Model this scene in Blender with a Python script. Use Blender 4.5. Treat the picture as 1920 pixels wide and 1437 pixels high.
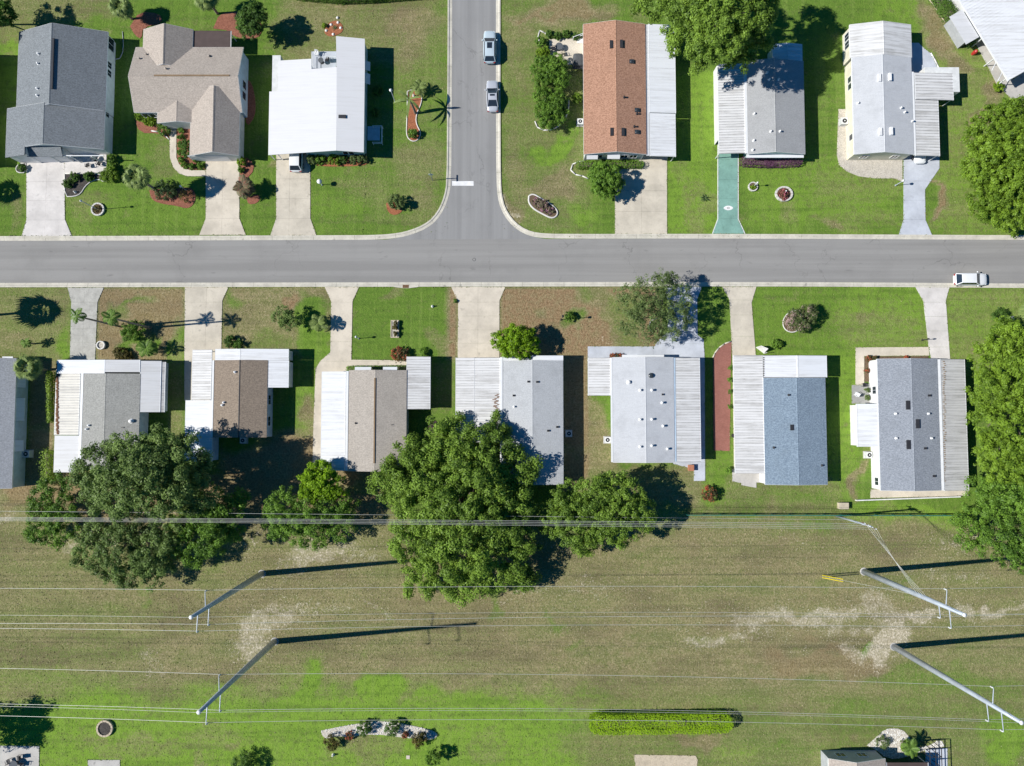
import bpy, math, random
import numpy as np
for o in list(bpy.data.objects): bpy.data.objects.remove(o)
SC = bpy.context.scene
COL = SC.collection
random.seed(7); RNG = np.random.default_rng(11)
rad = math.radians

# ------------------------------------------------------------------ camera, sky, sun, exposure
CAM_H = 102.0; FPX = 1330.0; TILT = rad(2.96)
cd = bpy.data.cameras.new('camera'); cam = bpy.data.objects.new('camera', cd); COL.objects.link(cam)
cam.location = (0, 0, CAM_H); cam.rotation_euler = (TILT, 0, 0)
cd.sensor_width = 36; cd.lens = 36 * FPX / 1920; cd.clip_end = 5000
SC.camera = cam
SUN_EL = rad(40.5); SHADOW_DIR = rad(5.0)      # shadows run east and a little north
wd = bpy.data.worlds.new('World'); SC.world = wd; wd.use_nodes = True
nt = wd.node_tree; nt.nodes.clear()
wo = nt.nodes.new('ShaderNodeOutputWorld'); bg = nt.nodes.new('ShaderNodeBackground'); sk = nt.nodes.new('ShaderNodeTexSky')
sk.sky_type = 'NISHITA'; sk.sun_disc = False; sk.sun_elevation = SUN_EL; sk.sun_rotation = rad(-95.0 + 0.0)
sk.air_density = 1.0; sk.dust_density = 0.15; sk.ozone_density = 3.0
bg.inputs['Strength'].default_value = 0.06
hs = nt.nodes.new('ShaderNodeHueSaturation'); hs.inputs['Saturation'].default_value = 1.5
nt.links.new(sk.outputs[0], hs.inputs['Color']); nt.links.new(hs.outputs[0], bg.inputs[0]); nt.links.new(bg.outputs[0], wo.inputs[0])
sl = bpy.data.lights.new('sun', 'SUN'); sun = bpy.data.objects.new('sun', sl); COL.objects.link(sun)
sl.energy = 5.0; sl.angle = rad(0.55); sl.color = (1.0, 0.965, 0.90)
from mathutils import Vector, Matrix
_d = Vector((math.cos(SHADOW_DIR) * math.cos(SUN_EL), math.sin(SHADOW_DIR) * math.cos(SUN_EL), -math.sin(SUN_EL)))
sun.rotation_euler = _d.to_track_quat('-Z', 'Y').to_euler()
SC.view_settings.view_transform = 'Standard'; SC.view_settings.look = 'None'
SC.view_settings.exposure = 0.2; SC.view_settings.gamma = 1.0; SC.view_settings.use_curve_mapping = False
SC.cycles.max_bounces = 6; SC.cycles.transparent_max_bounces = 6
SC.cycles.diffuse_bounces = 3

# survey: photo position (1920 wide) + height -> place in metres
_ct, _st = math.cos(TILT), math.sin(TILT)
def W(px, py, z=0.0):
    u = (px - 960) / FPX; v = -(py - 718.5) / FPX
    t = (z - CAM_H) / (v * _st - _ct)
    return (u * t, (v * _ct + _st) * t)
def W3(px, py, z=0.0):
    a = W(px, py, z); return (a[0], a[1], z)
MPP = CAM_H / FPX            # metres per photo pixel on the ground

# ------------------------------------------------------------------ materials
def _nodes(name):
    m = bpy.data.materials.new(name); m.use_nodes = True
    t = m.node_tree; t.nodes.clear()
    out = t.nodes.new('ShaderNodeOutputMaterial')
    return m, t, out
def _n(t, typ, **kw):
    n = t.nodes.new(typ)
    for k, v in kw.items(): setattr(n, k, v)
    return n
def _mix(t, a, b, fac, mode='MIX'):
    n = t.nodes.new('ShaderNodeMix'); n.data_type = 'RGBA'; n.blend_type = mode
    for sock, v in ((6, a), (7, b), (0, fac)):
        if hasattr(v, 'links') or hasattr(v, 'is_linked'): t.links.new(v, n.inputs[sock])
        elif sock == 0: n.inputs[0].default_value = v
        else: n.inputs[sock].default_value = (*v, 1)
    return n.outputs[2]
def _ramp(t, src, lo, hi, a=0.0, b=1.0):
    n = t.nodes.new('ShaderNodeMapRange'); n.clamp = True
    t.links.new(src, n.inputs[0])
    n.inputs[1].default_value = lo; n.inputs[2].default_value = hi; n.inputs[3].default_value = a; n.inputs[4].default_value = b
    return n.outputs[0]
def _math(t, op, a, b=0.0):
    n = t.nodes.new('ShaderNodeMath'); n.operation = op
    for i, v in ((0, a), (1, b)):
        if hasattr(v, 'is_linked'): t.links.new(v, n.inputs[i])
        else: n.inputs[i].default_value = v
    return n.outputs[0]
def _pos(t, scale=(1, 1, 1)):
    g = t.nodes.new('ShaderNodeNewGeometry'); m = t.nodes.new('ShaderNodeMapping'); m.vector_type = 'POINT'
    m.inputs['Scale'].default_value = scale
    t.links.new(g.outputs['Position'], m.inputs['Vector'])
    return m.outputs[0]
def _noise(t, vec, scale, detail=3.0, rough=0.6):
    n = t.nodes.new('ShaderNodeTexNoise'); n.inputs['Scale'].default_value = scale
    n.inputs['Detail'].default_value = detail; n.inputs['Roughness'].default_value = rough
    t.links.new(vec, n.inputs['Vector']); return n.outputs[0]
def _bsdf(t, out, col, rough=0.7, metal=0.0, spec=0.4, bump=None, bstr=0.3, bdist=0.05):
    b = t.nodes.new('ShaderNodeBsdfPrincipled')
    if hasattr(col, 'is_linked'): t.links.new(col, b.inputs['Base Color'])
    else: b.inputs['Base Color'].default_value = (*col, 1)
    b.inputs['Roughness'].default_value = rough; b.inputs['Metallic'].default_value = metal
    b.inputs['Specular IOR Level'].default_value = spec
    if bump is not None:
        bn = t.nodes.new('ShaderNodeBump'); bn.inputs['Strength'].default_value = bstr; bn.inputs['Distance'].default_value = bdist
        t.links.new(bump, bn.inputs['Height']); t.links.new(bn.outputs[0], b.inputs['Normal'])
    t.links.new(b.outputs[0], out.inputs[0]); return b
def dk(c, f): return tuple(x * f for x in c)

def m_plain(name, c, rough=0.7, metal=0.0, spec=0.4, var=0.12, scale=1.5):
    m, t, out = _nodes(name); n = _noise(t, _pos(t), scale, 4)
    col = _mix(t, dk(c, 1 - var), dk(c, 1 + var * 0.6), _ramp(t, n, .35, .65))
    _bsdf(t, out, col, rough, metal, spec); return m
def m_shingle(name, c, c2=None, contrast=0.35, grain=4.6):
    c2 = c2 or dk(c, 1 - contrast)
    m, t, out = _nodes(name); p = _pos(t)
    n1 = _noise(t, _pos(t, (1.0, 1.6, 1.0)), grain, 2, .7); n2 = _noise(t, p, 0.55, 4); n3 = _noise(t, _pos(t, (.35, 3.4, 1)), 2.2, 2)
    col = _mix(t, c2, dk(c, 1.12), _ramp(t, n1, .36, .62))
    col = _mix(t, col, dk(c, .72), _math(t, 'MULTIPLY', _ramp(t, n2, .5, .75), .5))
    col = _mix(t, col, dk(c, .8), _math(t, 'MULTIPLY', _ramp(t, n3, .52, .72), .4))
    w = t.nodes.new('ShaderNodeTexWave'); w.wave_type = 'BANDS'; w.bands_direction = 'X'
    w.inputs['Scale'].default_value = 1.1; w.inputs['Distortion'].default_value = 1.2; w.inputs['Detail'].default_value = 2
    t.links.new(p, w.inputs['Vector'])
    _bsdf(t, out, col, 0.93, 0, 0.15, bump=_math(t, 'ADD', n1, _math(t, 'MULTIPLY', w.outputs[1], .1)), bstr=.5, bdist=.03); return m
def m_metalroof(name, c, dirt=0.45, dirtc=(.33, .32, .30), axis='x', rough=0.55):
    m, t, out = _nodes(name)
    s = (.16, 3.2, .3) if axis == 'x' else (3.2, .16, .3)
    n1 = _noise(t, _pos(t, s), 1.0, 5, .7); n2 = _noise(t, _pos(t), .5, 4); n3 = _noise(t, _pos(t), 5.0, 3)
    f = _math(t, 'MULTIPLY', _ramp(t, n1, .44, .62), _ramp(t, n2, .25, .65, .25, 1.0))
    col = _mix(t, c, dirtc, _math(t, 'MULTIPLY', f, dirt))
    col = _mix(t, col, dk(dirtc, .75), _math(t, 'MULTIPLY', _ramp(t, n3, .62, .76), dirt * .5))
    _bsdf(t, out, col, rough, 0.0, 0.35); return m
def m_concrete(name, c, stain=0.35, sc=1.0):
    m, t, out = _nodes(name); p = _pos(t)
    n1 = _noise(t, p, .35 * sc, 6, .65); n2 = _noise(t, p, 6, 3); n3 = _noise(t, p, 1.7 * sc, 4)
    col = _mix(t, dk(c, .78), dk(c, 1.08), _ramp(t, n1, .3, .62))
    col = _mix(t, col, dk(c, .62), _math(t, 'MULTIPLY', _ramp(t, n3, .55, .72), stain))
    col = _mix(t, col, dk(c, .8), _math(t, 'MULTIPLY', _ramp(t, n2, .5, .7), .35))
    sp = _noise(t, p, .9, 2, .4); col = _mix(t, col, dk(c, .45), _math(t, 'MULTIPLY', _ramp(t, sp, .68, .78), min(.75, stain * 1.6 + .15)))
    _bsdf(t, out, col, .88, 0, .25, bump=n2, bstr=.2, bdist=.02); return m
def m_asphalt(name, c, axis='x'):
    m, t, out = _nodes(name); p = _pos(t)
    lane = _noise(t, _pos(t, (.012, .55, 1) if axis == 'x' else (.55, .012, 1)), 1.6, 4, .55)
    n1 = _noise(t, p, .18, 5, .6); n2 = _noise(t, p, 9, 3, .8); n3 = _noise(t, p, .9, 6, .7)
    col = _mix(t, dk(c, .89), dk(c, 1.07), _ramp(t, lane, .36, .62))
    col = _mix(t, col, dk(c, .78), _math(t, 'MULTIPLY', _ramp(t, n1, .5, .72), .45))
    col = _mix(t, col, dk(c, .45), _math(t, 'MULTIPLY', _ramp(t, n3, .68, .78), .55))
    col = _mix(t, col, dk(c, 1.35), _math(t, 'MULTIPLY', _ramp(t, n2, .52, .72), .4))
    v = t.nodes.new('ShaderNodeTexVoronoi'); v.feature = 'DISTANCE_TO_EDGE'; v.inputs['Scale'].default_value = .085
    wv = t.nodes.new('ShaderNodeVectorMath'); wv.operation = 'MULTIPLY_ADD'; nn = t.nodes.new('ShaderNodeTexNoise'); nn.inputs['Scale'].default_value = .5; nn.inputs['Detail'].default_value = 5; t.links.new(p, nn.inputs['Vector'])
    t.links.new(nn.outputs[1], wv.inputs[0]); wv.inputs[1].default_value = (5, 5, 0); t.links.new(p, wv.inputs[2]); t.links.new(wv.outputs[0], v.inputs['Vector'])
    col = _mix(t, col, dk(c, .42), _math(t, 'MULTIPLY', _math(t, 'MULTIPLY', _ramp(t, v.outputs['Distance'], .0052, .0015), _ramp(t, n1, .42, .58)), .42))
    oil = _noise(t, _pos(t, (.5, 1.4, 1) if axis == 'x' else (1.4, .5, 1)), .8, 3, .5)
    col = _mix(t, col, dk(c, .55), _math(t, 'MULTIPLY', _ramp(t, oil, .66, .76), .5))
    _bsdf(t, out, col, .9, 0, .25, bump=n2, bstr=.25, bdist=.02); return m
def m_mulch(name, c, c2):
    m, t, out = _nodes(name); p = _pos(t)
    n1 = _noise(t, p, 7, 3, .8); n2 = _noise(t, p, 1.2, 3)
    col = _mix(t, c2, c, _ramp(t, n1, .36, .58)); col = _mix(t, col, dk(c, .6), _math(t, 'MULTIPLY', _ramp(t, n2, .5, .7), .5))
    _bsdf(t, out, col, .95, 0, .1, bump=n1, bstr=.8, bdist=.08); return m
def m_leaf(name, c1, c2, c3=None, rough=.5, trans=.28, thr=.52):
    m, t, out = _nodes(name)
    a = t.nodes.new('ShaderNodeAttribute'); a.attribute_name = 'tint'
    col = _mix(t, c1, c2, _ramp(t, a.outputs['Fac'], 0, .8))
    if c3: col = _mix(t, col, c3, _ramp(t, a.outputs['Fac'], thr, thr + .06))
    b = t.nodes.new('ShaderNodeBsdfPrincipled'); t.links.new(col, b.inputs['Base Color'])
    b.inputs['Roughness'].default_value = rough; b.inputs['Specular IOR Level'].default_value = .25
    tr = t.nodes.new('ShaderNodeBsdfTranslucent'); t.links.new(col, tr.inputs[0])
    mx = t.nodes.new('ShaderNodeMixShader'); mx.inputs[0].default_value = trans
    t.links.new(b.outputs[0], mx.inputs[1]); t.links.new(tr.outputs[0], mx.inputs[2]); t.links.new(mx.outputs[0], out.inputs[0])
    return m
def m_flat(name, c, rough=.4, metal=0.0, spec=.5, coat=0.0):
    m, t, out = _nodes(name); b = _bsdf(t, out, c, rough, metal, spec)
    if coat: b.inputs['Coat Weight'].default_value = coat; b.inputs['Coat Roughness'].default_value = .05
    return m
def m_brick(name, c, c2, mortar):
    m, t, out = _nodes(name); b = t.nodes.new('ShaderNodeTexBrick')
    b.inputs['Color1'].default_value = (*c, 1); b.inputs['Color2'].default_value = (*c2, 1); b.inputs['Mortar'].default_value = (*mortar, 1)
    b.inputs['Scale'].default_value = 1.0; b.inputs['Brick Width'].default_value = .22; b.inputs['Row Height'].default_value = .11; b.inputs['Mortar Size'].default_value = .008
    t.links.new(_pos(t), b.inputs['Vector']); n = _noise(t, _pos(t), .6, 4)
    col = _mix(t, b.outputs[0], dk(c, .6), _math(t, 'MULTIPLY', _ramp(t, n, .45, .7), .5))
    _bsdf(t, out, col, .9, 0, .2); return m

M = {}
M['white'] = m_plain('white_paint', (.80, .80, .79), .5)
M['trim'] = m_plain('white_trim', (.78, .79, .80), .45, var=.06)
M['cream'] = m_plain('cream_siding', (.74, .70, .56), .6)
M['offwhite'] = m_plain('off_white_siding', (.70, .71, .70), .6)
M['bluewhite'] = m_plain('pale_blue_siding', (.50, .62, .74), .55)
M['grey'] = m_plain('grey_siding', (.42, .44, .46), .6)
M['teal'] = m_plain('pale_teal_siding', (.46, .60, .58), .6)
M['beigewall'] = m_plain('beige_siding', (.58, .53, .45), .7)
M['glass'] = m_flat('window_glass', (.025, .035, .05), .06, 0, .8)
M['dark'] = m_plain('dark_metal', (.035, .035, .04), .5)
M['blackp'] = m_flat('black_plastic', (.015, .015, .017), .45)
M['vent'] = m_plain('vent_white', (.82, .82, .82), .5)
M['skydark'] = m_flat('smoked_dome', (.04, .05, .06), .2)
M['wood'] = m_plain('weathered_wood', (.25, .17, .10), .85)
M['bark'] = m_plain('bark', (.16, .13, .10), .95, var=.4, scale=5)
M['palmbark'] = m_plain('palm_bark', (.27, .23, .19), .95, var=.4, scale=6)
M['steel'] = m_plain('galvanised_steel', (.48, .53, .61), .5, .25, .5, var=.15, scale=.8)
M['wire'] = m_plain('aluminium_cable', (.66, .66, .62), .5, .3, .5)
M['yellow'] = m_flat('yellow_guard', (.75, .60, .02), .5)
M['insul'] = m_flat('insulator_grey', (.62, .63, .64), .35)
M['kerb'] = m_concrete('kerb_concrete', (.62, .585, .50), .45, 2.0)
M['drive_white'] = m_concrete('pale_drive_concrete', (.68, .645, .615), .12)
M['drive_tan'] = m_concrete('tan_drive_concrete', (.60, .545, .45), .3)
M['drive_warm'] = m_concrete('warm_drive_concrete', (.64, .575, .475), .2)
M['drive_pat'] = m_concrete('patched_concrete', (.47, .46, .42), .6, 2.5)
M['drive_blue'] = m_concrete('blue_grey_painted_concrete', (.53, .56, .62), .1)
M['drive_green'] = m_concrete('worn_green_painted_concrete', (.22, .40, .34), .5, 1.4)
M['patio'] = m_concrete('patio_concrete', (.52, .50, .47), .3)
M['patio_grey'] = m_concrete('grey_patio', (.36, .36, .35), .3)
M['line'] = m_plain('white_road_paint', (.80, .80, .80), .7)
M['asph'] = m_asphalt('aged_asphalt', (.285, .278, .268), 'x')
M['asph2'] = m_asphalt('aged_asphalt_side', (.28, .278, .276), 'y')
M['redmulch'] = m_mulch('red_mulch', (.36, .155, .105), (.19, .075, .05))
M['orangemulch'] = m_mulch('orange_mulch', (.44, .175, .09), (.25, .09, .05))
M['blackmulch'] = m_mulch('black_mulch', (.11, .10, .09), (.045, .04, .04))
M['gravel'] = m_mulch('pale_gravel', (.66, .61, .53), (.44, .40, .34))
M['sandpad'] = m_mulch('sand', (.62, .53, .40), (.52, .44, .33))
M['soil'] = m_mulch('soil', (.20, .14, .09), (.10, .07, .05))
M['brickpath'] = m_brick('red_brick_paving', (.36, .15, .12), (.29, .115, .09), (.22, .14, .11))
M['edging'] = m_concrete('white_edging', (.68, .66, .62), .2)
M['statue'] = m_plain('white_stone', (.78, .77, .74), .7)
M['chain'] = m_plain('green_vinyl', (.04, .22, .17), .6)
M['red'] = m_flat('red_paint', (.45, .03, .03), .4)
M['signgreen'] = m_flat('sign_green', (.01, .16, .07), .4)
M['terra'] = m_plain('terracotta', (.45, .19, .11), .85)
M['fabricgrey'] = m_plain('grey_canvas', (.09, .095, .10), .9)
M['teak'] = m_plain('tan_plastic', (.55, .48, .36), .6)
M['rust'] = m_plain('dead_leaves', (.20, .10, .055), .95, var=.4, scale=8)
# roofs
M['r_dark'] = m_shingle('dark_slate_shingle', (.225, .245, .262), contrast=.3)
M['r_taupe'] = m_shingle('taupe_shingle', (.44, .385, .335), contrast=.22)
M['r_orange'] = m_shingle('terracotta_shingle', (.455, .262, .182), (.285, .155, .10))
M['r_grey'] = m_shingle('mid_grey_shingle', (.37, .375, .38), contrast=.14, grain=6.5)
M['r_pale'] = m_shingle('pale_grey_membrane', (.52, .535, .56), contrast=.06, grain=8.0)
M['r_sage'] = m_shingle('sage_grey_shingle', (.36, .36, .34), contrast=.25)
M['r_brown'] = m_shingle('brown_shingle', (.29, .235, .185), contrast=.3)
M['r_beige'] = m_shingle('beige_shingle', (.42, .38, .335), contrast=.2)
M['r_silver'] = m_shingle('silver_grey_shingle', (.46, .475, .49), contrast=.13, grain=6.5)
M['r_blue'] = m_shingle('blue_shingle', (.245, .312, .38), (.15, .20, .26))
M['r_bluegrey'] = m_shingle('blue_grey_shingle', (.31, .335, .375), (.215, .235, .27))
M['r_lightgrey'] = m_shingle('light_grey_shingle', (.38, .395, .42), contrast=.24)
M['r_white'] = m_metalroof('white_roof_coating', (.72, .72, .73), .28, (.55, .54, .52))
M['r_lanai'] = m_plain('brown_screen_roof', (.085, .06, .055), .7)
M['p_clean'] = m_metalroof('clean_white_pan_roof', (.74, .755, .78), .42)
M['p_dirty'] = m_metalroof('streaked_white_pan_roof', (.70, .70, .70), .75)
M['p_cream'] = m_metalroof('weathered_cream_pan_roof', (.66, .64, .58), .7)
M['p_worn'] = m_metalroof('worn_grey_pan_roof', (.53, .53, .53), .85, (.25, .25, .24))
M['p_seam'] = m_plain('grimy_roof_seam', (.40, .40, .41), .7, var=.3, scale=1.2)
M['p_smooth'] = m_metalroof('smooth_white_roof', (.73, .75, .78), .28)
M['p_grey'] = m_metalroof('pale_grey_roof', (.58, .59, .61), .35)
# foliage
M['oak'] = m_leaf('oak_leaf', (0.078, 0.148, 0.02), (0.262, 0.41, 0.056))
M['oakdark'] = m_leaf('dark_oak_leaf', (0.08, 0.135, 0.034), (0.235, 0.345, 0.092))
M['lime'] = m_leaf('lime_leaf', (0.1, 0.185, 0.014), (0.28, 0.43, 0.03))
M['yellowgreen'] = m_leaf('yellow_green_leaf', (0.085, 0.16, 0.015), (0.25, 0.395, 0.038))
M['mid'] = m_leaf('mid_green_leaf', (0.066, 0.145, 0.02), (0.205, 0.365, 0.046))
M['deep'] = m_leaf('deep_green_leaf', (0.044, 0.098, 0.02), (0.135, 0.255, 0.038))
M['sparse'] = m_leaf('olive_leaf', (0.07, 0.115, 0.034), (0.215, 0.3, 0.095))
M['brightleaf'] = m_leaf('bright_leaf', (0.112, 0.213, 0.010), (0.300, 0.500, 0.018))
M['hedge'] = m_leaf('hedge_leaf', (0.2, 0.36, 0.012), (0.37, 0.57, 0.022))
M['purple'] = m_leaf('purple_leaf', (0.075, 0.035, 0.065), (0.24, 0.11, 0.19))
M['pinkmix'] = m_leaf('pink_blossom_leaf', (.08, .13, .04), (.20, .24, .08), (.58, .40, .38), thr=.6)
M['redmix'] = m_leaf('red_leaf', (.08, .10, .04), (.20, .16, .07), (.50, .11, .06))
M['flower'] = m_leaf('flower_mix', (.10, .14, .05), (.36, .26, .20), (.55, .22, .40), thr=.7)
M['redflower'] = m_leaf('red_flower', (0.130, 0.091, 0.052), (0.585, 0.182, 0.156), (0.806, 0.234, 0.390))
M['bronze'] = m_leaf('bronze_leaf', (0.058, 0.065, 0.019), (0.195, 0.156, 0.039))
M['palm'] = m_leaf('palm_leaf', (0.101, 0.169, 0.041), (0.284, 0.365, 0.115))
M['palmdark'] = m_leaf('dark_palm_leaf', (0.038, 0.083, 0.030), (0.128, 0.188, 0.068))
M['palmgreen'] = m_leaf('green_palm_leaf', (0.074, 0.149, 0.027), (0.209, 0.344, 0.068))

# ------------------------------------------------------------------ object helpers
ORG = {}
def thing(name, label, cat, loc=(0, 0, 0), group=None, rz=0.0):
    o = bpy.data.objects.new(name, None); COL.objects.link(o); o.empty_display_size = .3
    o.location = loc; o.rotation_euler = (0, 0, rz)
    o['label'] = label; o['category'] = cat
    if group: o['group'] = group
    ORG[o.name] = tuple(loc) if rz == 0 else (0, 0, 0)
    return o
def tag(o, label, cat, group=None):
    o['label'] = label; o['category'] = cat
    if group: o['group'] = group
    return o
def struct(o): o['kind'] = 'structure'; return o
class MB:
    def __init__(s): s.v = []; s.f = []
    def add(s, vs, fs):
        b = len(s.v); s.v += [tuple(map(float, q)) for q in vs]; s.f += [tuple(i + b for i in q) for q in fs]; return s
    def box(s, x0, x1, y0, y1, z0, z1):
        if x0 > x1: x0, x1 = x1, x0
        if y0 > y1: y0, y1 = y1, y0
        return s.add([(x0, y0, z0), (x1, y0, z0), (x1, y1, z0), (x0, y1, z0), (x0, y0, z1), (x1, y0, z1), (x1, y1, z1), (x0, y1, z1)],
                     [(3, 2, 1, 0), (4, 5, 6, 7), (0, 1, 5, 4), (1, 2, 6, 5), (2, 3, 7, 6), (3, 0, 4, 7)])
    def cbox(s, c, d): return s.box(c[0] - d[0] / 2, c[0] + d[0] / 2, c[1] - d[1] / 2, c[1] + d[1] / 2, c[2] - d[2] / 2, c[2] + d[2] / 2)
    def prism(s, poly, z0, z1):
        a = sum(poly[i][0] * poly[(i + 1) % len(poly)][1] - poly[(i + 1) % len(poly)][0] * poly[i][1] for i in range(len(poly)))
        if a < 0: poly = poly[::-1]
        n = len(poly); zt = z1 if hasattr(z1, '__len__') else [z1] * n
        if a < 0 and hasattr(z1, '__len__'): zt = list(z1)[::-1]
        return s.add([(p[0], p[1], z0) for p in poly] + [(p[0], p[1], zt[i]) for i, p in enumerate(poly)],
                     [tuple(range(n))[::-1], tuple(range(n, 2 * n))] + [(i, (i + 1) % n, n + (i + 1) % n, n + i) for i in range(n)])
    def sweepy(s, prof, y0, y1):       # closed profile in x,z swept along y
        n = len(prof)
        return s.add([(p[0], y0, p[1]) for p in prof] + [(p[0], y1, p[1]) for p in prof],
                     [tuple(range(n)), tuple(range(n, 2 * n))[::-1]] + [(i, n + i, n + (i + 1) % n, (i + 1) % n) for i in range(n)])
    def sweepx(s, prof, x0, x1):       # closed profile in y,z swept along x
        n = len(prof)
        return s.add([(x0, p[0], p[1]) for p in prof] + [(x1, p[0], p[1]) for p in prof],
                     [tuple(range(n))[::-1], tuple(range(n, 2 * n))] + [(i, (i + 1) % n, n + (i + 1) % n, n + i) for i in range(n)])
    def tube(s, pts, rs, n=8, cap=True):
        pts = [Vector(p) for p in pts]
        if not hasattr(rs, '__len__'): rs = [rs] * len(pts)
        vs = []; fs = []
        for i, p in enumerate(pts):
            d = (pts[min(i + 1, len(pts) - 1)] - pts[max(i - 1, 0)]).normalized()
            ref = Vector((0, 0, 1)) if abs(d.z) < .9 else Vector((1, 0, 0))
            a = d.cross(ref).normalized(); b = d.cross(a).normalized()
            for k in range(n):
                t = 2 * math.pi * k / n; vs.append(tuple(p + a * (rs[i] * math.cos(t)) + b * (rs[i] * math.sin(t))))
        for i in range(len(pts) - 1):
            for k in range(n): fs.append((i * n + k, (i + 1) * n + k, (i + 1) * n + (k + 1) % n, i * n + (k + 1) % n))
        if cap: fs.append(tuple(range(n))); fs.append(tuple(range((len(pts) - 1) * n, len(pts) * n))[::-1])
        return s.add(vs, fs)
    def lathe(s, c, prof, n=16):       # prof: (radius, z)
        vs = []; fs = []
        for r, z in prof:
            for k in range(n):
                t = 2 * math.pi * k / n; vs.append((c[0] + r * math.cos(t), c[1] + r * math.sin(t), c[2] + z))
        for i in range(len(prof) - 1):
            for k in range(n): fs.append((i * n + k, i * n + (k + 1) % n, (i + 1) * n + (k + 1) % n, (i + 1) * n + k))
        fs.append(tuple(range(n))[::-1]); fs.append(tuple(range((len(prof) - 1) * n, len(prof) * n)))
        return s.add(vs, fs)
    def mesh(s, name, mat, off=(0, 0, 0), smooth=False):
        me = bpy.data.meshes.new(name)
        me.from_pydata([(v[0] - off[0], v[1] - off[1], v[2] - off[2]) for v in s.v], [], s.f)
        if mat: me.materials.append(M[mat] if isinstance(mat, str) else mat)
        if smooth: me.polygons.foreach_set('use_smooth', [True] * len(me.polygons))
        me.update(); return me
    def build(s, name, mat, parent=None, smooth=False, kind=None):
        off = ORG.get(parent.name, (0, 0, 0)) if parent else (0, 0, 0)
        o = bpy.data.objects.new(name, s.mesh(name, mat, off, smooth)); COL.objects.link(o)
        if parent: o.parent = parent; ORG[o.name] = off
        if kind: o['kind'] = kind
        return o
def inst(name, me, parent, loc=(0, 0, 0), rot=(0, 0, 0), sc=(1, 1, 1)):
    o = bpy.data.objects.new(name, me); COL.objects.link(o); o.parent = parent
    o.location = loc; o.rotation_euler = rot; o.scale = sc; return o
def clip(poly, a, b, c):     # keep a*x+b*y<=c
    out = []
    for i in range(len(poly)):
        p, q = poly[i], poly[(i + 1) % len(poly)]
        dp, dq = a * p[0] + b * p[1] - c, a * q[0] + b * q[1] - c
        if dp <= 0: out.append(p)
        if (dp < 0 < dq) or (dq < 0 < dp):
            t = dp / (dp - dq); out.append((p[0] + (q[0] - p[0]) * t, p[1] + (q[1] - p[1]) * t))
    r = []
    for p in out:
        if not r or math.dist(p, r[-1]) > 1e-4: r.append(p)
    if len(r) > 1 and math.dist(r[0], r[-1]) < 1e-4: r.pop()
    return r
def parea(p): return abs(sum(p[i][0] * p[(i + 1) % len(p)][1] - p[(i + 1) % len(p)][0] * p[i][1] for i in range(len(p)))) / 2
def PW(pts, z=0.0): return [W(a, b, z) for a, b in pts]

# leaf clouds -------------------------------------------------------------
def leaf_mesh(name, P, N, S, tint, mat):
    n = len(P)
    A = np.cross(N, RNG.normal(size=(n, 3))); A /= np.linalg.norm(A, axis=1, keepdims=True) + 1e-9
    B = np.cross(N, A); B /= np.linalg.norm(B, axis=1, keepdims=True) + 1e-9
    S = S[:, None]
    V = np.stack([P - A * S, P - B * S * .55 + N * S * .12, P + A * S, P + B * S * .55 + N * S * .12], 1).reshape(-1, 3).astype(np.float32)
    me = bpy.data.meshes.new(name)
    me.vertices.add(n * 4); me.vertices.foreach_set('co', V.ravel())
    me.loops.add(n * 4); me.loops.foreach_set('vertex_index', np.arange(n * 4, dtype=np.int32))
    me.polygons.add(n); me.polygons.foreach_set('loop_start', np.arange(n, dtype=np.int32) * 4); me.polygons.foreach_set('loop_total', np.full(n, 4, np.int32))
    at = me.attributes.new('tint', 'FLOAT', 'FACE'); at.data.foreach_set('value', tint.astype(np.float32))
    me.materials.append(M[mat]); me.update(calc_edges=True); return me
def puffs_to_leaves(C, R, PT, dens, size, up=.35, flat=.8):
    Ps = []; Ns = []; Ss = []; Ts = []
    for c, r, pt in zip(C, R, PT):
        k = max(6, int(dens * r * r))
        d = RNG.normal(size=(k, 3)); d /= np.linalg.norm(d, axis=1, keepdims=True); d[:, 2] = np.where(d[:, 2] < -.25, -d[:, 2], d[:, 2])
        rr = r * (RNG.random((k, 1)) ** .45)
        Ps.append(c + d * rr * np.array([1, 1, flat]))
        nn = d * 1.0 + RNG.normal(size=(k, 3)) * .42 + np.array([0, 0, up]); nn /= np.linalg.norm(nn, axis=1, keepdims=True)
        Ns.append(nn); Ss.append(size * (.5 + 1.0 * RNG.random(k)))
        Ts.append(np.clip(pt + RNG.normal(size=k) * .17, 0, 1))
    return np.concatenate(Ps), np.concatenate(Ns), np.concatenate(Ss), np.concatenate(Ts)
def crown_points(lobes, pr, fill=1.5, vflat=.72, gap=0.0, low=-.15):
    C = []; R = []; T = []
    for (cx, cy, cz, r) in lobes:
        n = max(4, int(fill * 3.0 * (r / pr) ** 2))
        d = RNG.normal(size=(n, 3)); d /= np.linalg.norm(d, axis=1, keepdims=True); d[:, 2] = np.where(d[:, 2] < low, np.abs(d[:, 2]), d[:, 2])
        rr = r * (.80 + .22 * RNG.random((n, 1))) * np.where(RNG.random((n, 1)) < .22, .6, 1) * np.where(RNG.random((n, 1)) < .13, 1.0 + .28 * RNG.random((n, 1)), 1)
        p = np.array([cx, cy, cz]) + d * rr * np.array([1, 1, vflat])
        lt = RNG.normal() * .10
        for i in range(n):
            if RNG.random() < gap: continue
            C.append(p[i]); R.append(pr * (.45 + 1.0 * RNG.random())); T.append(.42 + lt + RNG.normal() * .16)
    return np.array(C), np.array(R), np.array(T)
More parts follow.
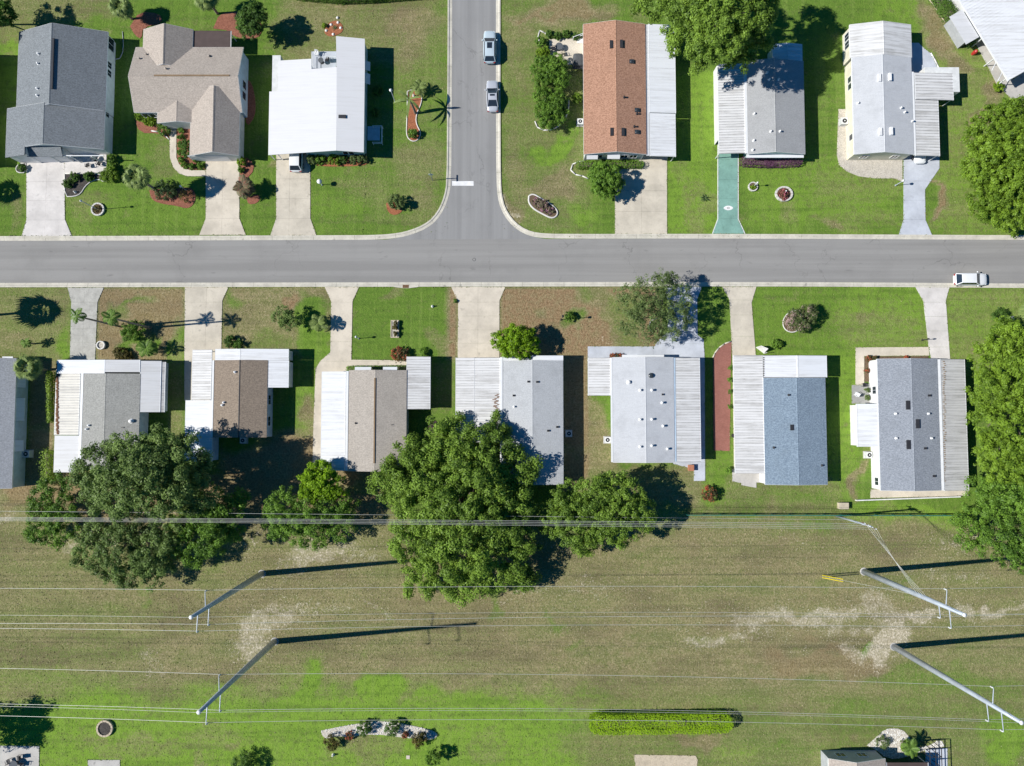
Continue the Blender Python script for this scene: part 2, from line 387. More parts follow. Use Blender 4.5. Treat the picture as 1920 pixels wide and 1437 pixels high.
def tree(name, label, cat, base, lobes, mat, zc=5.0, pr=.75, dens=85, size=.17, fill=1.0, trunk=.28, group=None, gap=0.0, vflat=.72, part='crown', stems=1, up=.35, bark='bark', zmul=1.0, rmul=1.08):
    bx, by = W(*base)
    t = thing(name, label, cat, (bx, by, 0), group)
    L = []
    for l in lobes:
        z = (l[3] if len(l) > 3 else zc) * zmul
        x, y = W(l[0], l[1], z); L.append((x - bx, y - by, z, l[2] * rmul * MPP * (1 - z / CAM_H)))
    C, R, T = crown_points(L, pr, fill, vflat, gap, -.15 if part == 'crown' else -.75)
    C[:, 2] = np.maximum(C[:, 2], R * .5 + .02)
    P, N, S, TT = puffs_to_leaves(C, R, T, dens * 2.75, size * .79, up); P[:, 2] = np.maximum(P[:, 2], .02)
    o = bpy.data.objects.new(part, leaf_mesh(part, P, N, S, TT, mat)); COL.objects.link(o); o.parent = t
    mb = MB(); fork = max(.15, .45 * min(l[2] for l in L))
    mb.tube([(bx, by, -.1), (bx + trunk * .3, by, fork * .5), (bx, by, fork)], [trunk * 1.25, trunk, trunk * .85], 9)
    for (x, y, z, r) in L:
        m = (bx + x * .45, by + y * .45, fork + (z - fork) * .55)
        mb.tube([(bx, by, fork * .93), m, (bx + x, by + y, z)], [trunk * .55, trunk * .38, trunk * .14], 6)
    mb.build('trunk' if part == 'crown' else 'stem', bark, t, True)
    return t
def shrub(label, px, py, rpx, h, mat, cat='shrub', name='shrub', group=None, pr=None, size=.085, dens=210, extra=(), base=None, **kw):
    r = rpx * MPP; zc = max(.12, h - r * .6)
    lobes = [(px, py, rpx * .85, zc)] + [(px + a, py + b, c, zc) for a, b, c in extra]
    return tree(name, label, cat, base or (px, py), lobes, mat, zc, pr or max(.14, r * .2), dens * (.35 / max(.14, pr or r * .2)) ** 1.0, size, 1.15, max(.02, r * .07), group, part='foliage', **kw)
def hedge(label, pts_px, wid, h, mat, name='hedge', cat='hedge', dens=95, size=.08, bumpy=.06, group=None):
    pts = [Vector((*W(*p), 0)) for p in pts_px]; b = pts[0]
    t = thing(name, label, cat, tuple(b), group)
    P = []; N = []
    core = MB(); core.tube([p + Vector((0, 0, h * .48)) for p in pts], min(wid, h) * .40, 8)
    for i in range(len(pts) - 1):
        d = pts[i + 1] - pts[i]; L = d.length; d.normalize(); s = Vector((-d.y, d.x, 0))
        k = int((L + wid) * (wid + 2 * h) * dens)
        u = RNG.random(k) * (L + wid * .9) - wid * .45; a = RNG.random(k) * (wid + 2 * h)
        for uu, aa in zip(u, a):
            e = min(1, max(0, (abs(uu - L / 2) - (L / 2 - wid * .1)) / (wid * .55))); sh = math.sqrt(max(0, 1 - e * e))
            if aa < h: q = s * (-wid / 2 * sh); z = aa; n = -s
            elif aa < h + wid: q = s * ((aa - h - wid / 2) * sh); z = h; n = Vector((0, 0, 1))
            else: q = s * (wid / 2 * sh); z = aa - h - wid; n = s
            p = pts[i] + d * uu + q; rd = RNG.normal(size=3) * bumpy
            nz = math.sin(p.x * 1.9) * .05 + math.sin(p.y * 2.3 + p.x) * .05
            P.append((p.x - b.x + rd[0], p.y - b.y + rd[1], max(.02, z + rd[2] + nz))); N.append((n.x, n.y, n.z + .45))
    P = np.array(P); N = np.array(N) + RNG.normal(size=(len(P), 3)) * .24; N /= np.linalg.norm(N, axis=1, keepdims=True)
    big = np.sin(P[:, 0] * 1.3 + 1) * .5 + np.sin(P[:, 1] * 2.1 + P[:, 0] * .7) * .5
    T = np.clip(.5 + .18 * big + RNG.normal(size=len(P)) * .2, 0, 1)
    o = bpy.data.objects.new('foliage', leaf_mesh('foliage', P, N, size * (.7 + .7 * RNG.random(len(P))), T, mat)); COL.objects.link(o); o.parent = t
    core.build('stem', 'bark', t); return t

# palms -------------------------------------------------------------------
_FR = {}
def frond_mesh(kind, mat, var):
    key = (kind, mat, var)
    if key in _FR: return _FR[key]
    r = random.Random(sum(map(ord, kind)) + var * 7); vs = []; fs = []; ti = []
    def quad(a, b, c, d, tint):
        k = len(vs); vs.extend([tuple(a), tuple(b), tuple(c), tuple(d)]); fs.append((k, k + 1, k + 2, k + 3)); ti.append(tint)
    def arch(u, droop): return Vector((u * (1 - .12 * u * droop), 0, .30 * u - droop * .62 * u * u))
    if kind == 'feather':
        for i in range(9):
            a, b = arch(i / 9, 1.0), arch((i + 1) / 9, 1.0); w = Vector((0, .018, 0)); quad(a - w, b - w, b + w, a + w, .7)
        for i in range(2, 24):
            u = i / 24; p = arch(u, 1.0); L = .30 * math.sin(math.pi * min(1, .18 + u * .8)) + .06
            for s in (-1, 1):
                tip = p + Vector((L * .55, s * L, -.30 * L - .05 * r.random())); w = Vector((.028, 0, 0)); m = (p + tip) / 2 + Vector((0, 0, .03))
                quad(p - w * .4, m - w, tip, m + w, .25 + .6 * r.random())
    elif kind == 'fan':
        for i in range(4):
            a, b = arch(i * .125, .8), arch((i + 1) * .125, .8); w = Vector((0, .016, 0)); quad(a - w, b - w, b + w, a + w, .75)
        c = arch(.5, .8)
        for i in range(17):
            t = (i / 16 - .5) * 3.9; L = .52 * (.72 + .28 * math.cos(t / 2)) * (.9 + .2 * r.random())
            d = Vector((math.cos(t), math.sin(t), 0)); sd = Vector((-d.y, d.x, 0)) * .055
            m = c + d * L * .55 + Vector((0, 0, .02 - .05 * abs(t) / 2)); tip = c + d * L + Vector((0, 0, -.20 - .12 * r.random()))
            quad(c, m - sd, tip, m + sd, .2 + .7 * r.random())
    else:      # blade
        n = 4; pr = None
        for i in range(n + 1):
            u = i / n; p = arch(u, .75); w = Vector((0, .075 * math.sin(math.pi * (.12 + .86 * u)) + .004, 0))
            cur = (p - w, p + w)
            if pr: quad(pr[0], cur[0], cur[1], pr[1], .25 + .6 * r.random())
            pr = cur
    me = bpy.data.meshes.new('frond'); me.from_pydata(vs, [], fs)
    at = me.attributes.new('tint', 'FLOAT', 'FACE'); at.data.foreach_set('value', ti)
    me.materials.append(M[mat]); me.update(); _FR[key] = me; return me
def palm(label, px, py, h, r, kind='feather', n=18, mat='palm', name='palm_tree', cat='palm', group=None, lean=(0, 0), tr=.16, elev=(-25, 65), dead=0):
    b = (*W(px, py), 0); t = thing(name, label, cat, b, group)
    top = (lean[0], lean[1], h)
    mb = MB(); k = max(3, int(h / .35)); pts = []; rs = []
    for i in range(k + 1):
        u = i / k; pts.append((b[0] + lean[0] * u * u, b[1] + lean[1] * u * u, h * u - .05)); rs.append(tr * (1.25 - .45 * u) * (1.0 if i % 2 else 1.1))
    mb.tube(pts, rs, 9); mb.build('trunk', 'palmbark', t, True)
    for i in range(n):
        u = (i + .5) / n; el = rad(elev[1] + (elev[0] - elev[1]) * (u ** .8)) + RNG.normal() * .08
        az = i * 2.39996 + RNG.normal() * .15
        s = r * (.82 + .3 * RNG.random()) * (1 if u > .2 else .85)
        inst('frond', frond_mesh(kind, mat, i % 3), t, (top[0], top[1], top[2] - .02 * i / n), (RNG.normal() * .15, -el + rad(17), az), (s, s, s))
    return t

# ------------------------------------------------------------------ the ground
def ground():
    X0, X1, Y0, Y1, st = -82.0, 82.0, -58.0, 72.0, .4
    xs = np.concatenate([[-900, -300, -130], np.arange(X0, X1 + st / 2, st), [130, 300, 900]])
    ys = np.concatenate([[-900, -300, -110], np.arange(Y0, Y1 + st / 2, st), [120, 300, 900]])
    gx, gy = np.meshgrid(xs, ys); nx, ny = len(xs), len(ys)
    def vn(scale):
        g = RNG.normal(size=(160, 160)); u = (gx + 1000) / scale; v = (gy + 1000) / scale; i = np.floor(u).astype(int); j = np.floor(v).astype(int); fu = u - i; fv = v - j
        fu = fu * fu * (3 - 2 * fu); fv = fv * fv * (3 - 2 * fv); q = lambda a_, b_: g[a_ % 160, b_ % 160]
        return (q(i, j) * (1 - fu) + q(i + 1, j) * fu) * (1 - fv) + (q(i, j + 1) * (1 - fu) + q(i + 1, j + 1) * fu) * fv
    wx = gx + 1.3 * vn(6.0) + .7 * vn(2.4) + .4 * vn(1.1); wy = gy + 1.3 * vn(6.0) + .7 * vn(2.4) + .4 * vn(1.1)
    ch = {'dry': np.full(gx.shape, .16), 'sand': np.zeros(gx.shape), 'lush': np.full(gx.shape, .42)}
    def ss(x): x = np.clip(x, 0, 1); return x * x * (3 - 2 * x)
    def rect(c, x0, y0, x1, y1, v, soft=.5, warp=False, k=1.0):
        a = W(x0, y1); b = W(x1, y0); gx_, gy_ = (wx, wy) if warp else (gx, gy)
        m = ss((gx_ - a[0]) / soft + .5) * ss((b[0] - gx_) / soft + .5) * ss((gy_ - a[1]) / soft + .5) * ss((b[1] - gy_) / soft + .5) * k
        ch[c] = ch[c] * (1 - m) + v * m
    def blob(c, x, y, rx, ry, v, k=1.0):
        p = W(x, y); q = ((wx - p[0]) / (rx * MPP)) ** 2 + ((wy - p[1]) / (ry * MPP)) ** 2
        m = ss(1.25 - q * .85) * k; ch[c] = ch[c] * (1 - m) + v * m
    # lots north of the street
    rect('dry', -50, -60, 240, 50, .55, 3, True); blob('dry', 60, 30, 120, 30, .6); blob('dry', 300, 300, 30, 60, .5, .7)
    blob('dry', 160, 375, 45, 30, .45, .8); blob('dry', 20, 400, 20, 40, .45)
    rect('dry', 510, -60, 845, 125, .58, 4, True); blob('dry', 770, 50, 60, 45, .85); blob('dry', 620, 20, 70, 18, .75); blob('dry', 580, 85, 40, 25, .65)
    rect('dry', 690, 125, 845, 440, .34, 4, True); blob('dry', 800, 330, 40, 90, .55); blob('dry', 700, 350, 50, 30, .5, .8); blob('lush', 620, 390, 60, 30, .6)
    rect('lush', 120, 330, 385, 440, .55, 2); rect('lush', 0, 60, 60, 300, .85, 2)
    rect('dry', 938, -60, 1100, 440, .44, 2); blob('dry', 1040, 30, 100, 30, .92); blob('dry', 975, 100, 35, 40, .65); blob('dry', 985, 300, 30, 70, .62)
    blob('dry', 1050, 345, 50, 28, .8); blob('dry', 960, 395, 25, 35, .85); blob('sand', 955, 375, 10, 14, .8); blob('sand', 965, 392, 8, 8, .6)
    blob('lush', 1060, 275, 25, 25, .9); blob('dry', 1060, 275, 25, 25, .05); blob('lush', 1100, 405, 45, 25, .75); blob('dry', 1100, 405, 45, 25, .15)
    rect('lush', 1250, 130, 1345, 440, .95, 2); rect('dry', 1250, 130, 1345, 440, .14, 2); blob('dry', 1310, 400, 25, 40, .45); blob('dry', 1300, 330, 20, 30, .4)
    rect('lush', 1385, 300, 1690, 440, .80, 3, True); rect('dry', 1540, 320, 1690, 440, .33, 4, True); blob('dry', 1480, 400, 30, 30, .4); blob('dry', 1560, 430, 30, 10, .7)
    rect('lush', 1735, -60, 1960, 440, .85, 3, True); rect('dry', 1735, -60, 1960, 440, .40, 3, True); blob('dry', 1760, 60, 28, 60, .9); blob('dry', 1790, 120, 25, 35, .85); blob('dry', 1865, 195, 25, 35, .8); blob('lush', 1830, 120, 25, 20, .9); blob('dry', 1742, 370, 10, 40, .95)  # lush raised on these right-hand lots, partly standing in for lens flare
    blob('lush', 1680, 20, 60, 30, .75)
    # lots south of the street
    rect('dry', -60, 538, 134, 690, .56, 1); blob('dry', 30, 640, 40, 30, .7); blob('lush', 115, 640, 18, 50, .8); blob('dry', 115, 640, 14, 40, .2)
    rect('dry', 178, 538, 348, 690, .92, 1); blob('dry', 250, 640, 28, 16, .05); blob('dry', 330, 645, 20, 40, .12); blob('dry', 250, 545, 40, 8, .3); blob('dry', 210, 570, 20, 25, .5); blob('lush', 330, 650, 20, 30, .9)
    rect('dry', 415, 538, 622, 665, .78, 1); rect('dry', 562, 538, 622, 700, .08, 2, True); blob('dry', 440, 560, 18, 22, .35); blob('dry', 500, 640, 50, 18, .5); blob('dry', 545, 575, 15, 35, 1.0); blob('lush', 590, 640, 40, 50, .75)
    rect('lush', 555, 720, 590, 900, .8, 2); rect('dry', 560, 770, 590, 860, .8, 2, True)
    rect('lush', 660, 538, 840, 680, .42, 1); rect('dry', 660, 538, 836, 680, .12, 2); blob('dry', 730, 555, 28, 12, .55); blob('dry', 815, 635, 35, 22, .5); rect('dry', 838, 538, 860, 675, 1.0, 1.2); blob('sand', 848, 640, 8, 14, .45)
    rect('dry', 936, 538, 1240, 670, 1.0, 1); blob('dry', 1070, 594, 16, 14, .3); blob('dry', 1120, 560, 60, 20, .85); blob('dry', 1180, 600, 45, 50, .5); blob('sand', 1150, 640, 40, 8, .25)
    rect('lush', 1306, 538, 1375, 668, .55, 1); rect('lush', 1408, 538, 1570, 670, .58, 2); rect('lush', 1570, 538, 1740, 670, .92, 3, True); rect('dry', 1570, 600, 1740, 660, .40, 4, True); blob('lush', 1590, 700, 25, 90, .95)
    rect('lush', 1555, 660, 1605, 930, .9, 2); rect('dry', 1775, 538, 1960, 700, .36, 2); rect('lush', 1775, 538, 1960, 700, .85, 2)  # right edge lawns brightened in colour to imitate the hazy flare there
    rect('dry', 1062, 745, 1146, 905, .72, 1.5, True); rect('dry', 1146, 868, 1310, 960, .66, 2, True); rect('lush', 1310, 850, 1372, 960, .65, 2); rect('dry', 1370, 905, 1590, 960, .5, 2, True); blob('dry', 1490, 915, 60, 8, .85); blob('dry', 1615, 895, 14, 30, .85)
    rect('dry', 400, 815, 720, 990, .95, 3, True); rect('dry', 0, 900, 700, 990, .95, 3, True); rect('dry', 50, 680, 108, 910, .9, 1); rect('dry', 312, 640, 346, 900, .5, 1)
    rect('dry', 1055, 660, 1105, 920, .95, 1); rect('dry', 810, 680, 852, 770, .45, 1)
    rect('lush', 1590, 935, 1800, 985, 1.0, 1.2, True)
    # power line easement
    rect('dry', -2000, 978, 4000, 1308, .72, 6, True); rect('dry', 780, 1000, 1700, 1180, .80, 8, True, .7); rect('dry', 300, 1100, 800, 1240, .80, 8, True, .6)
    rect('dry', 1000, 1240, 1960, 1330, .62, 6, True); rect('dry', -60, 1180, 300, 1300, .60, 6, True)
    rect('dry', 900, 1180, 1500, 1290, .86, 6, True, .7); rect('dry', -40, 1010, 260, 1080, .66, 4, True)
    blob('dry', 1560, 1230, 130, 35, .95, .8); blob('dry', 1800, 1290, 120, 30, .35, .8); blob('dry', 1700, 1255, 80, 18, .35, .8)
    SANDS = [(610, 1035, 60, 22, .62), (660, 1060, 50, 16, .4), (555, 1060, 35, 20, .35), (515, 1170, 38, 22, .62), (545, 1140, 35, 16, .5), (490, 1200, 28, 30, .65), (700, 1130, 30, 8, .5), (620, 1145, 35, 12, .35), (300, 1240, 20, 14, .35),
                            (1400, 1150, 60, 14, .6), (1330, 1180, 60, 11, .55), (1480, 1165, 55, 14, .7), (1550, 1160, 60, 18, .72), (1640, 1150, 70, 26, .55), (1720, 1148, 60, 12, .72), (1660, 1195, 32, 26, .9), (1610, 1205, 22, 20, .55), (1850, 1150, 60, 10, .68), (1770, 1080, 60, 14, .35), (1480, 1010, 40, 14, .2),
                            (985, 1110, 40, 14, .32), (1120, 1100, 70, 10, .3), (1790, 1010, 50, 20, .35), (10, 985, 30, 12, .5), (170, 1005, 20, 8, .6), (470, 1025, 30, 12, .3), (1060, 1020, 50, 14, .25)]
    for x, y, rx, ry, v in SANDS: blob('sand', x, y, rx * 1.6, ry * 1.9, v * .5, .8)
    blob('dry', 1625, 1195, 14, 10, .05)
    # back lawns along the bottom
    rect('dry', -60, 1308, 1090, 1560, .17, 8, True); rect('lush', -60, 1280, 1090, 1560, 1.0, 8, True); blob('dry', 700, 1285, 42, 40, .03); blob('lush', 700, 1290, 45, 45, 1.0); blob('dry', 590, 1310, 28, 20, .12); blob('lush', 820, 1310, 90, 22, .9); blob('dry', 820, 1312, 90, 18, .2)
    blob('dry', 240, 1390, 110, 25, .46); blob('dry', 400, 1390, 60, 30, .38); blob('dry', 680, 1400, 60, 26, .48); blob('dry', 920, 1415, 40, 30, .36); blob('dry', 60, 1340, 50, 12, .1)
    rect('dry', 1090, 1322, 1960, 1560, .50, 9, True); blob('lush', 1380, 1420, 40, 30, .9); blob('lush', 1880, 1400, 60, 50, .95); blob('dry', 1880, 1400, 60, 50, .12); blob('dry', 1300, 1390, 60, 14, .85); blob('dry', 1590, 1310, 60, 20, .4)
    rect('sand', 900, 1100, 1900, 1185, .16, 8, True, .9); rect('sand', 420, 1040, 760, 1190, .14, 8, True, .9); rect('sand', 1250, 990, 1900, 1100, .10, 8, True, .8)
    for x, y, rx, ry, v in SANDS: blob('sand', x, y, rx, ry, v)
    for i in range(260):          # small scale wear everywhere
        x, y = RNG.uniform(-40, 1960), RNG.uniform(-20, 1437); blob('dry', x, y, RNG.uniform(6, 26), RNG.uniform(4, 16), RNG.choice([.1, .4, .7, .85]), RNG.uniform(.2, .6))
    zz = np.zeros(gx.shape)
    V = np.stack([gx, gy, zz], -1).reshape(-1, 3).astype(np.float32)
    i = np.arange(ny - 1)[:, None] * nx + np.arange(nx - 1)[None]
    Fq = np.stack([i, i + 1, i + nx + 1, i + nx], -1).reshape(-1, 4).astype(np.int32)
    me = bpy.data.meshes.new('ground'); me.vertices.add(len(V)); me.vertices.foreach_set('co', V.ravel())
    me.loops.add(Fq.size); me.loops.foreach_set('vertex_index', Fq.ravel())
    me.polygons.add(len(Fq)); me.polygons.foreach_set('loop_start', np.arange(len(Fq), dtype=np.int32) * 4); me.polygons.foreach_set('loop_total', np.full(len(Fq), 4, np.int32))
    for k, a in ch.items():
        at = me.attributes.new(k, 'FLOAT', 'POINT'); at.data.foreach_set('value', a.astype(np.float32).ravel())
    me.update(calc_edges=True)
    m, t, out = _nodes('grass_ground'); p = _pos(t)
    def att(k): a = t.nodes.new('ShaderNodeAttribute'); a.attribute_name = k; return a.outputs['Fac']
    nf = _noise(t, p, 3.4, 3, .75); nm = _noise(t, p, 1.1, 4, .65); nb = _noise(t, p, .22, 4, .6); nv = _noise(t, p, 5.6, 2, .7)
    nstripe = _noise(t, _pos(t, (.05, .42, 1)), 1.0, 4, .6)
    green = _mix(t, (.078, .142, .028), (.195, .325, .042), att('lush'))
    nmow = _noise(t, _pos(t, (1.1, .05, 1)), 1.0, 2, .5); nmow2 = _noise(t, _pos(t, (.05, 1.1, 1)), 1.0, 2, .5)
    green = _mix(t, green, (.235, .330, .075), _math(t, 'MULTIPLY', _ramp(t, nmow, .52, .66), .35)); green = _mix(t, green, (.060, .120, .022), _math(t, 'MULTIPLY', _ramp(t, nmow2, .52, .66), .32))
    green = _mix(t, green, (.060, .115, .020), _math(t, 'MULTIPLY', _ramp(t, nm, .48, .70), .55))
    green = _mix(t, green, (.26, .34, .07), _math(t, 'MULTIPLY', _ramp(t, nf, .52, .70), .50))
    dry = _mix(t, (.205, .176, .084), (.375, .320, .178), _ramp(t, nf, .38, .62))
    dry = _mix(t, dry, (.165, .182, .060), _math(t, 'MULTIPLY', _ramp(t, nm, .42, .62), .80))
    dry = _mix(t, dry, (.27, .20, .12), _math(t, 'MULTIPLY', _ramp(t, nb, .50, .68), .38))
    nbb = _noise(t, _pos(t, (.07, .20, 1)), 1.0, 5, .62)
    dry = _mix(t, dry, (.150, .128, .068), _math(t, 'MULTIPLY', _ramp(t, nbb, .46, .64), .75))
    dry = _mix(t, dry, (.125, .160, .048), _math(t, 'MULTIPLY', _ramp(t, nbb, .46, .32), .60))
    nrow = _noise(t, _pos(t, (.03, 1.5, 1)), 1.0, 3, .6)
    dry = _mix(t, dry, (.42, .355, .19), _math(t, 'MULTIPLY', _ramp(t, nrow, .50, .66), .20))
    dry = _mix(t, dry, (.58, .53, .37), _math(t, 'MULTIPLY', _ramp(t, nv, .58, .72), .6))
    dry = _mix(t, dry, _mix(t, (.20, .130, .068), (.37, .265, .155), _ramp(t, nf, .36, .64)), _math(t, 'MULTIPLY', _ramp(t, att('dry'), .84, .98), _ramp(t, nm, .36, .56, .45, 1.0)))
    f = _math(t, 'ADD', att('dry'), _math(t, 'MULTIPLY', _math(t, 'SUBTRACT', nm, .5), .75)); f = _math(t, 'ADD', f, _math(t, 'MULTIPLY', _math(t, 'SUBTRACT', nf, .5), .75))
    f = _math(t, 'ADD', f, _math(t, 'MULTIPLY', _math(t, 'SUBTRACT', nstripe, .5), .6))
    col = _mix(t, green, dry, _ramp(t, f, .18, .78))
    sand = _mix(t, (.43, .37, .26), (.67, .60, .47), _ramp(t, nf, .35, .62))
    g = _math(t, 'ADD', _math(t, 'MULTIPLY', att('sand'), .62), _math(t, 'MULTIPLY', _math(t, 'SUBTRACT', nf, .5), 1.5)); g = _math(t, 'ADD', g, _math(t, 'MULTIPLY', _math(t, 'SUBTRACT', nm, .5), 1.3)); g = _math(t, 'ADD', g, _math(t, 'MULTIPLY', _math(t, 'SUBTRACT', nv, .5), 1.4))
    col = _mix(t, col, sand, _math(t, 'MULTIPLY', _math(t, 'MAXIMUM', _ramp(t, g, .30, .72), _math(t, 'MULTIPLY', _ramp(t, _math(t, 'ADD', att('sand'), _math(t, 'MULTIPLY', _math(t, 'SUBTRACT', nm, .5), 1.2)), .30, .85), .62)), _ramp(t, att('sand'), .01, .15)))
    col = _mix(t, col, (.035, .055, .016), _math(t, 'MULTIPLY', _ramp(t, nv, .44, .30), .40))
    _bsdf(t, out, col, .95, 0, .08, bump=_math(t, 'ADD', nf, _math(t, 'MULTIPLY', nv, .6)), bstr=.75, bdist=.14)
    me.materials.append(m)
    o = bpy.data.objects.new('ground', me); COL.objects.link(o); struct(o)
    return ch, xs, ys
GCH, GXS, GYS = ground()

# rough tufts that stand above the turf of the easement and the dry lawns
def tufts():
    n = 52000
    px = RNG.uniform(-30, 1950, n); py = np.where(RNG.random(n) < .62, RNG.uniform(975, 1437, n), RNG.uniform(-10, 975, n))
    P = []; D = []
    for a, b in zip(px, py):
        x, y = W(a, b); i = int(round((x + 82) / .4)) + 3; j = int(round((y + 58) / .4)) + 3
        if not (0 <= i < len(GXS) and 0 <= j < len(GYS)): continue
        if 436 < b < 545 or (838 < a < 942 and b < 450): continue
        d = GCH['dry'][j, i]
        if GCH['sand'][j, i] > .5 or RNG.random() > .25 + d: continue
        P.append((x, y, .03)); D.append(d)
    P = np.array(P); k = len(P)
    N = RNG.normal(size=(k, 3)) * np.array([.8, .8, .4]) + np.array([0, 0, .45]); N /= np.linalg.norm(N, axis=1, keepdims=True)
    T = np.clip(np.array(D) * .9 + RNG.normal(size=k) * .22, 0, 1)
    o = bpy.data.objects.new('grass_tufts', leaf_mesh('grass_tufts', P, N, .05 + .06 * RNG.random(k), T, 'tuft')); COL.objects.link(o)
    o['kind'] = 'stuff'; tag(o, 'short rough grass tufts over the lawns and the mown easement', 'grass')
M['tuft'] = m_leaf('tuft_grass', (.12, .21, .03), (.42, .37, .21), trans=.1)
tufts()

# ------------------------------------------------------------------ streets
def resample(pts, step):
    out = [pts[0]]; acc = 0
    for i in range(len(pts) - 1):
        a, b = Vector(pts[i]), Vector(pts[i + 1]); L = (b - a).length; d = 0
        while acc + (L - d) >= step:
            d += step - acc; acc = 0; out.append(tuple(a + (b - a) * (d / L)))
        acc += L - d
    if math.dist(out[-1], pts[-1]) > .05: out.append(pts[-1])
    return out
def smooth_px(pts, it=2):
    for _ in range(it):
        q = [pts[0]]
        for i in range(len(pts) - 1):
            a, b = pts[i], pts[i + 1]; q += [(a[0] * .75 + b[0] * .25, a[1] * .75 + b[1] * .25), (a[0] * .25 + b[0] * .75, a[1] * .25 + b[1] * .75)]
        q.append(pts[-1]); pts = q
    return pts
n_edge = [(-1500, 453), (0, 452), (420, 451), (800, 449.2), (1300, 447.5), (1600, 448.6), (1920, 450.3), (3400, 452)]
s_edge = [(-1500, 532), (0, 530.8), (420, 530.2), (800, 529.6), (1300, 529), (1600, 529.6), (1920, 532.2), (3400, 534)]
struct(MB().prism(PW(n_edge + s_edge[::-1]), -.2, .012).build('main_road', 'asph'))
lft = [(848, -3000), (848, 0), (847, 200), (846, 345), (840, 375), (828, 402), (808, 424), (780, 438), (745, 447), (700, 452)]
rgt = [(930, -3000), (930, 0), (930, 200), (930.5, 345), (934, 378), (943, 401), (958, 422), (980, 438), (1005, 446), (1040, 450)]
struct(MB().prism(PW(smooth_px(lft, 2) + smooth_px(rgt, 2)[::-1]), -.2, .007).build('side_street', 'asph2'))
struct(MB().prism(PW([(847.6, 340), (888, 340), (888, 348.6), (847.6, 348.6)]), .002, .0115).build('stop_line', 'line'))
def kerb(pts_px, side, wid=.66, skip=()):
    pts = resample(PW(smooth_px(pts_px, 1)), 1.0)
    root = struct(bpy.data.objects.new('kerb', None)); COL.objects.link(root)
    prof = [(0, .012), (.10, .022), (.34, .045), (.46, .125), (wid, .135), (wid, -.15), (0, -.15)]
    nrm = []
    for i in range(len(pts)):
        d = Vector(pts[min(i + 1, len(pts) - 1)]) - Vector(pts[max(i - 1, 0)]); d.normalize(); nrm.append((-d.y * side, d.x * side))
    st = 3
    for s in range(0, len(pts) - 1, st):
        e = min(s + st, len(pts) - 1)
        mb = MB(); vs = []; k = len(prof); g = .012
        for i in range(s, e + 1):
            p = Vector(pts[i]); d = (Vector(pts[min(i + 1, len(pts) - 1)]) - Vector(pts[max(i - 1, 0)])).normalized()
            if i == s: p = p + d * g
            if i == e: p = p - d * g
            vs += [(p.x + nrm[i][0] * a, p.y + nrm[i][1] * a, z) for a, z in prof]
        n = e - s; fs = [(i * k + j, i * k + (j + 1) % k, (i + 1) * k + (j + 1) % k, (i + 1) * k + j) for i in range(n) for j in range(k)]
        fs += [tuple(range(k))[::-1], tuple(range(n * k, n * k + k))]
        if side < 0: fs = [q[::-1] for q in fs]
        mb.add(vs, fs).build('kerb_segment', 'kerb', root)
    return root
kerb(n_edge[0:1] + [(-300, 452.5), (0, 452), (420, 451), (640, 450.2), (700, 450)] + [(745, 447), (780, 438), (808, 424), (828, 402), (840, 375), (846, 345), (847, 200), (848, 0), (848, -900)], 1)
kerb([(930, -900), (930, 0), (930, 200), (930.5, 345), (934, 378), (943, 401), (958, 422), (980, 438), (1005, 446), (1050, 448), (1300, 447.5), (1600, 448.6), (1920, 450.3), (2300, 451)], 1)
kerb([(-300, 531.2), (0, 530.8), (420, 530.2), (800, 529.6), (1300, 529), (1600, 529.6), (1920, 532.2), (2300, 533)], -1)

EDGES = []
def slab(name, poly_px, mat, z=.06, cuts_y=(), cuts_x=(), gap=.014, z0=-.06, smooth=0):
    pp = smooth_px(list(poly_px) + [poly_px[0]], smooth)[:-1] if smooth else poly_px
    poly = PW(pp); EDGES.append(poly)
    cy = [W(960, c)[1] for c in cuts_y]; cx = [W(c, sum(p[1] for p in poly_px) / len(poly_px))[0] for c in cuts_x]
    cy = sorted(cy); cx = sorted(cx); yb = [-1e4] + cy + [1e4]; xb = [-1e4] + cx + [1e4]
    if not cuts_y and not cuts_x:
        return struct(MB().prism(poly, z0, z).build(name, mat))
    root = struct(bpy.data.objects.new(name, None)); COL.objects.link(root)
    for i in range(len(yb) - 1):
        for j in range(len(xb) - 1):
            q = clip(poly, 0, 1, yb[i + 1] - gap / 2); q = clip(q, 0, -1, -(yb[i] + gap / 2)) if len(q) > 2 else q
            q = clip(q, 1, 0, xb[j + 1] - gap / 2) if len(q) > 2 else q; q = clip(q, -1, 0, -(xb[j] + gap / 2)) if len(q) > 2 else q
            if len(q) > 2 and parea(q) > .05: MB().prism(q, z0, z + RNG.uniform(-.004, .004)).build('concrete_slab', mat, root)
    return root
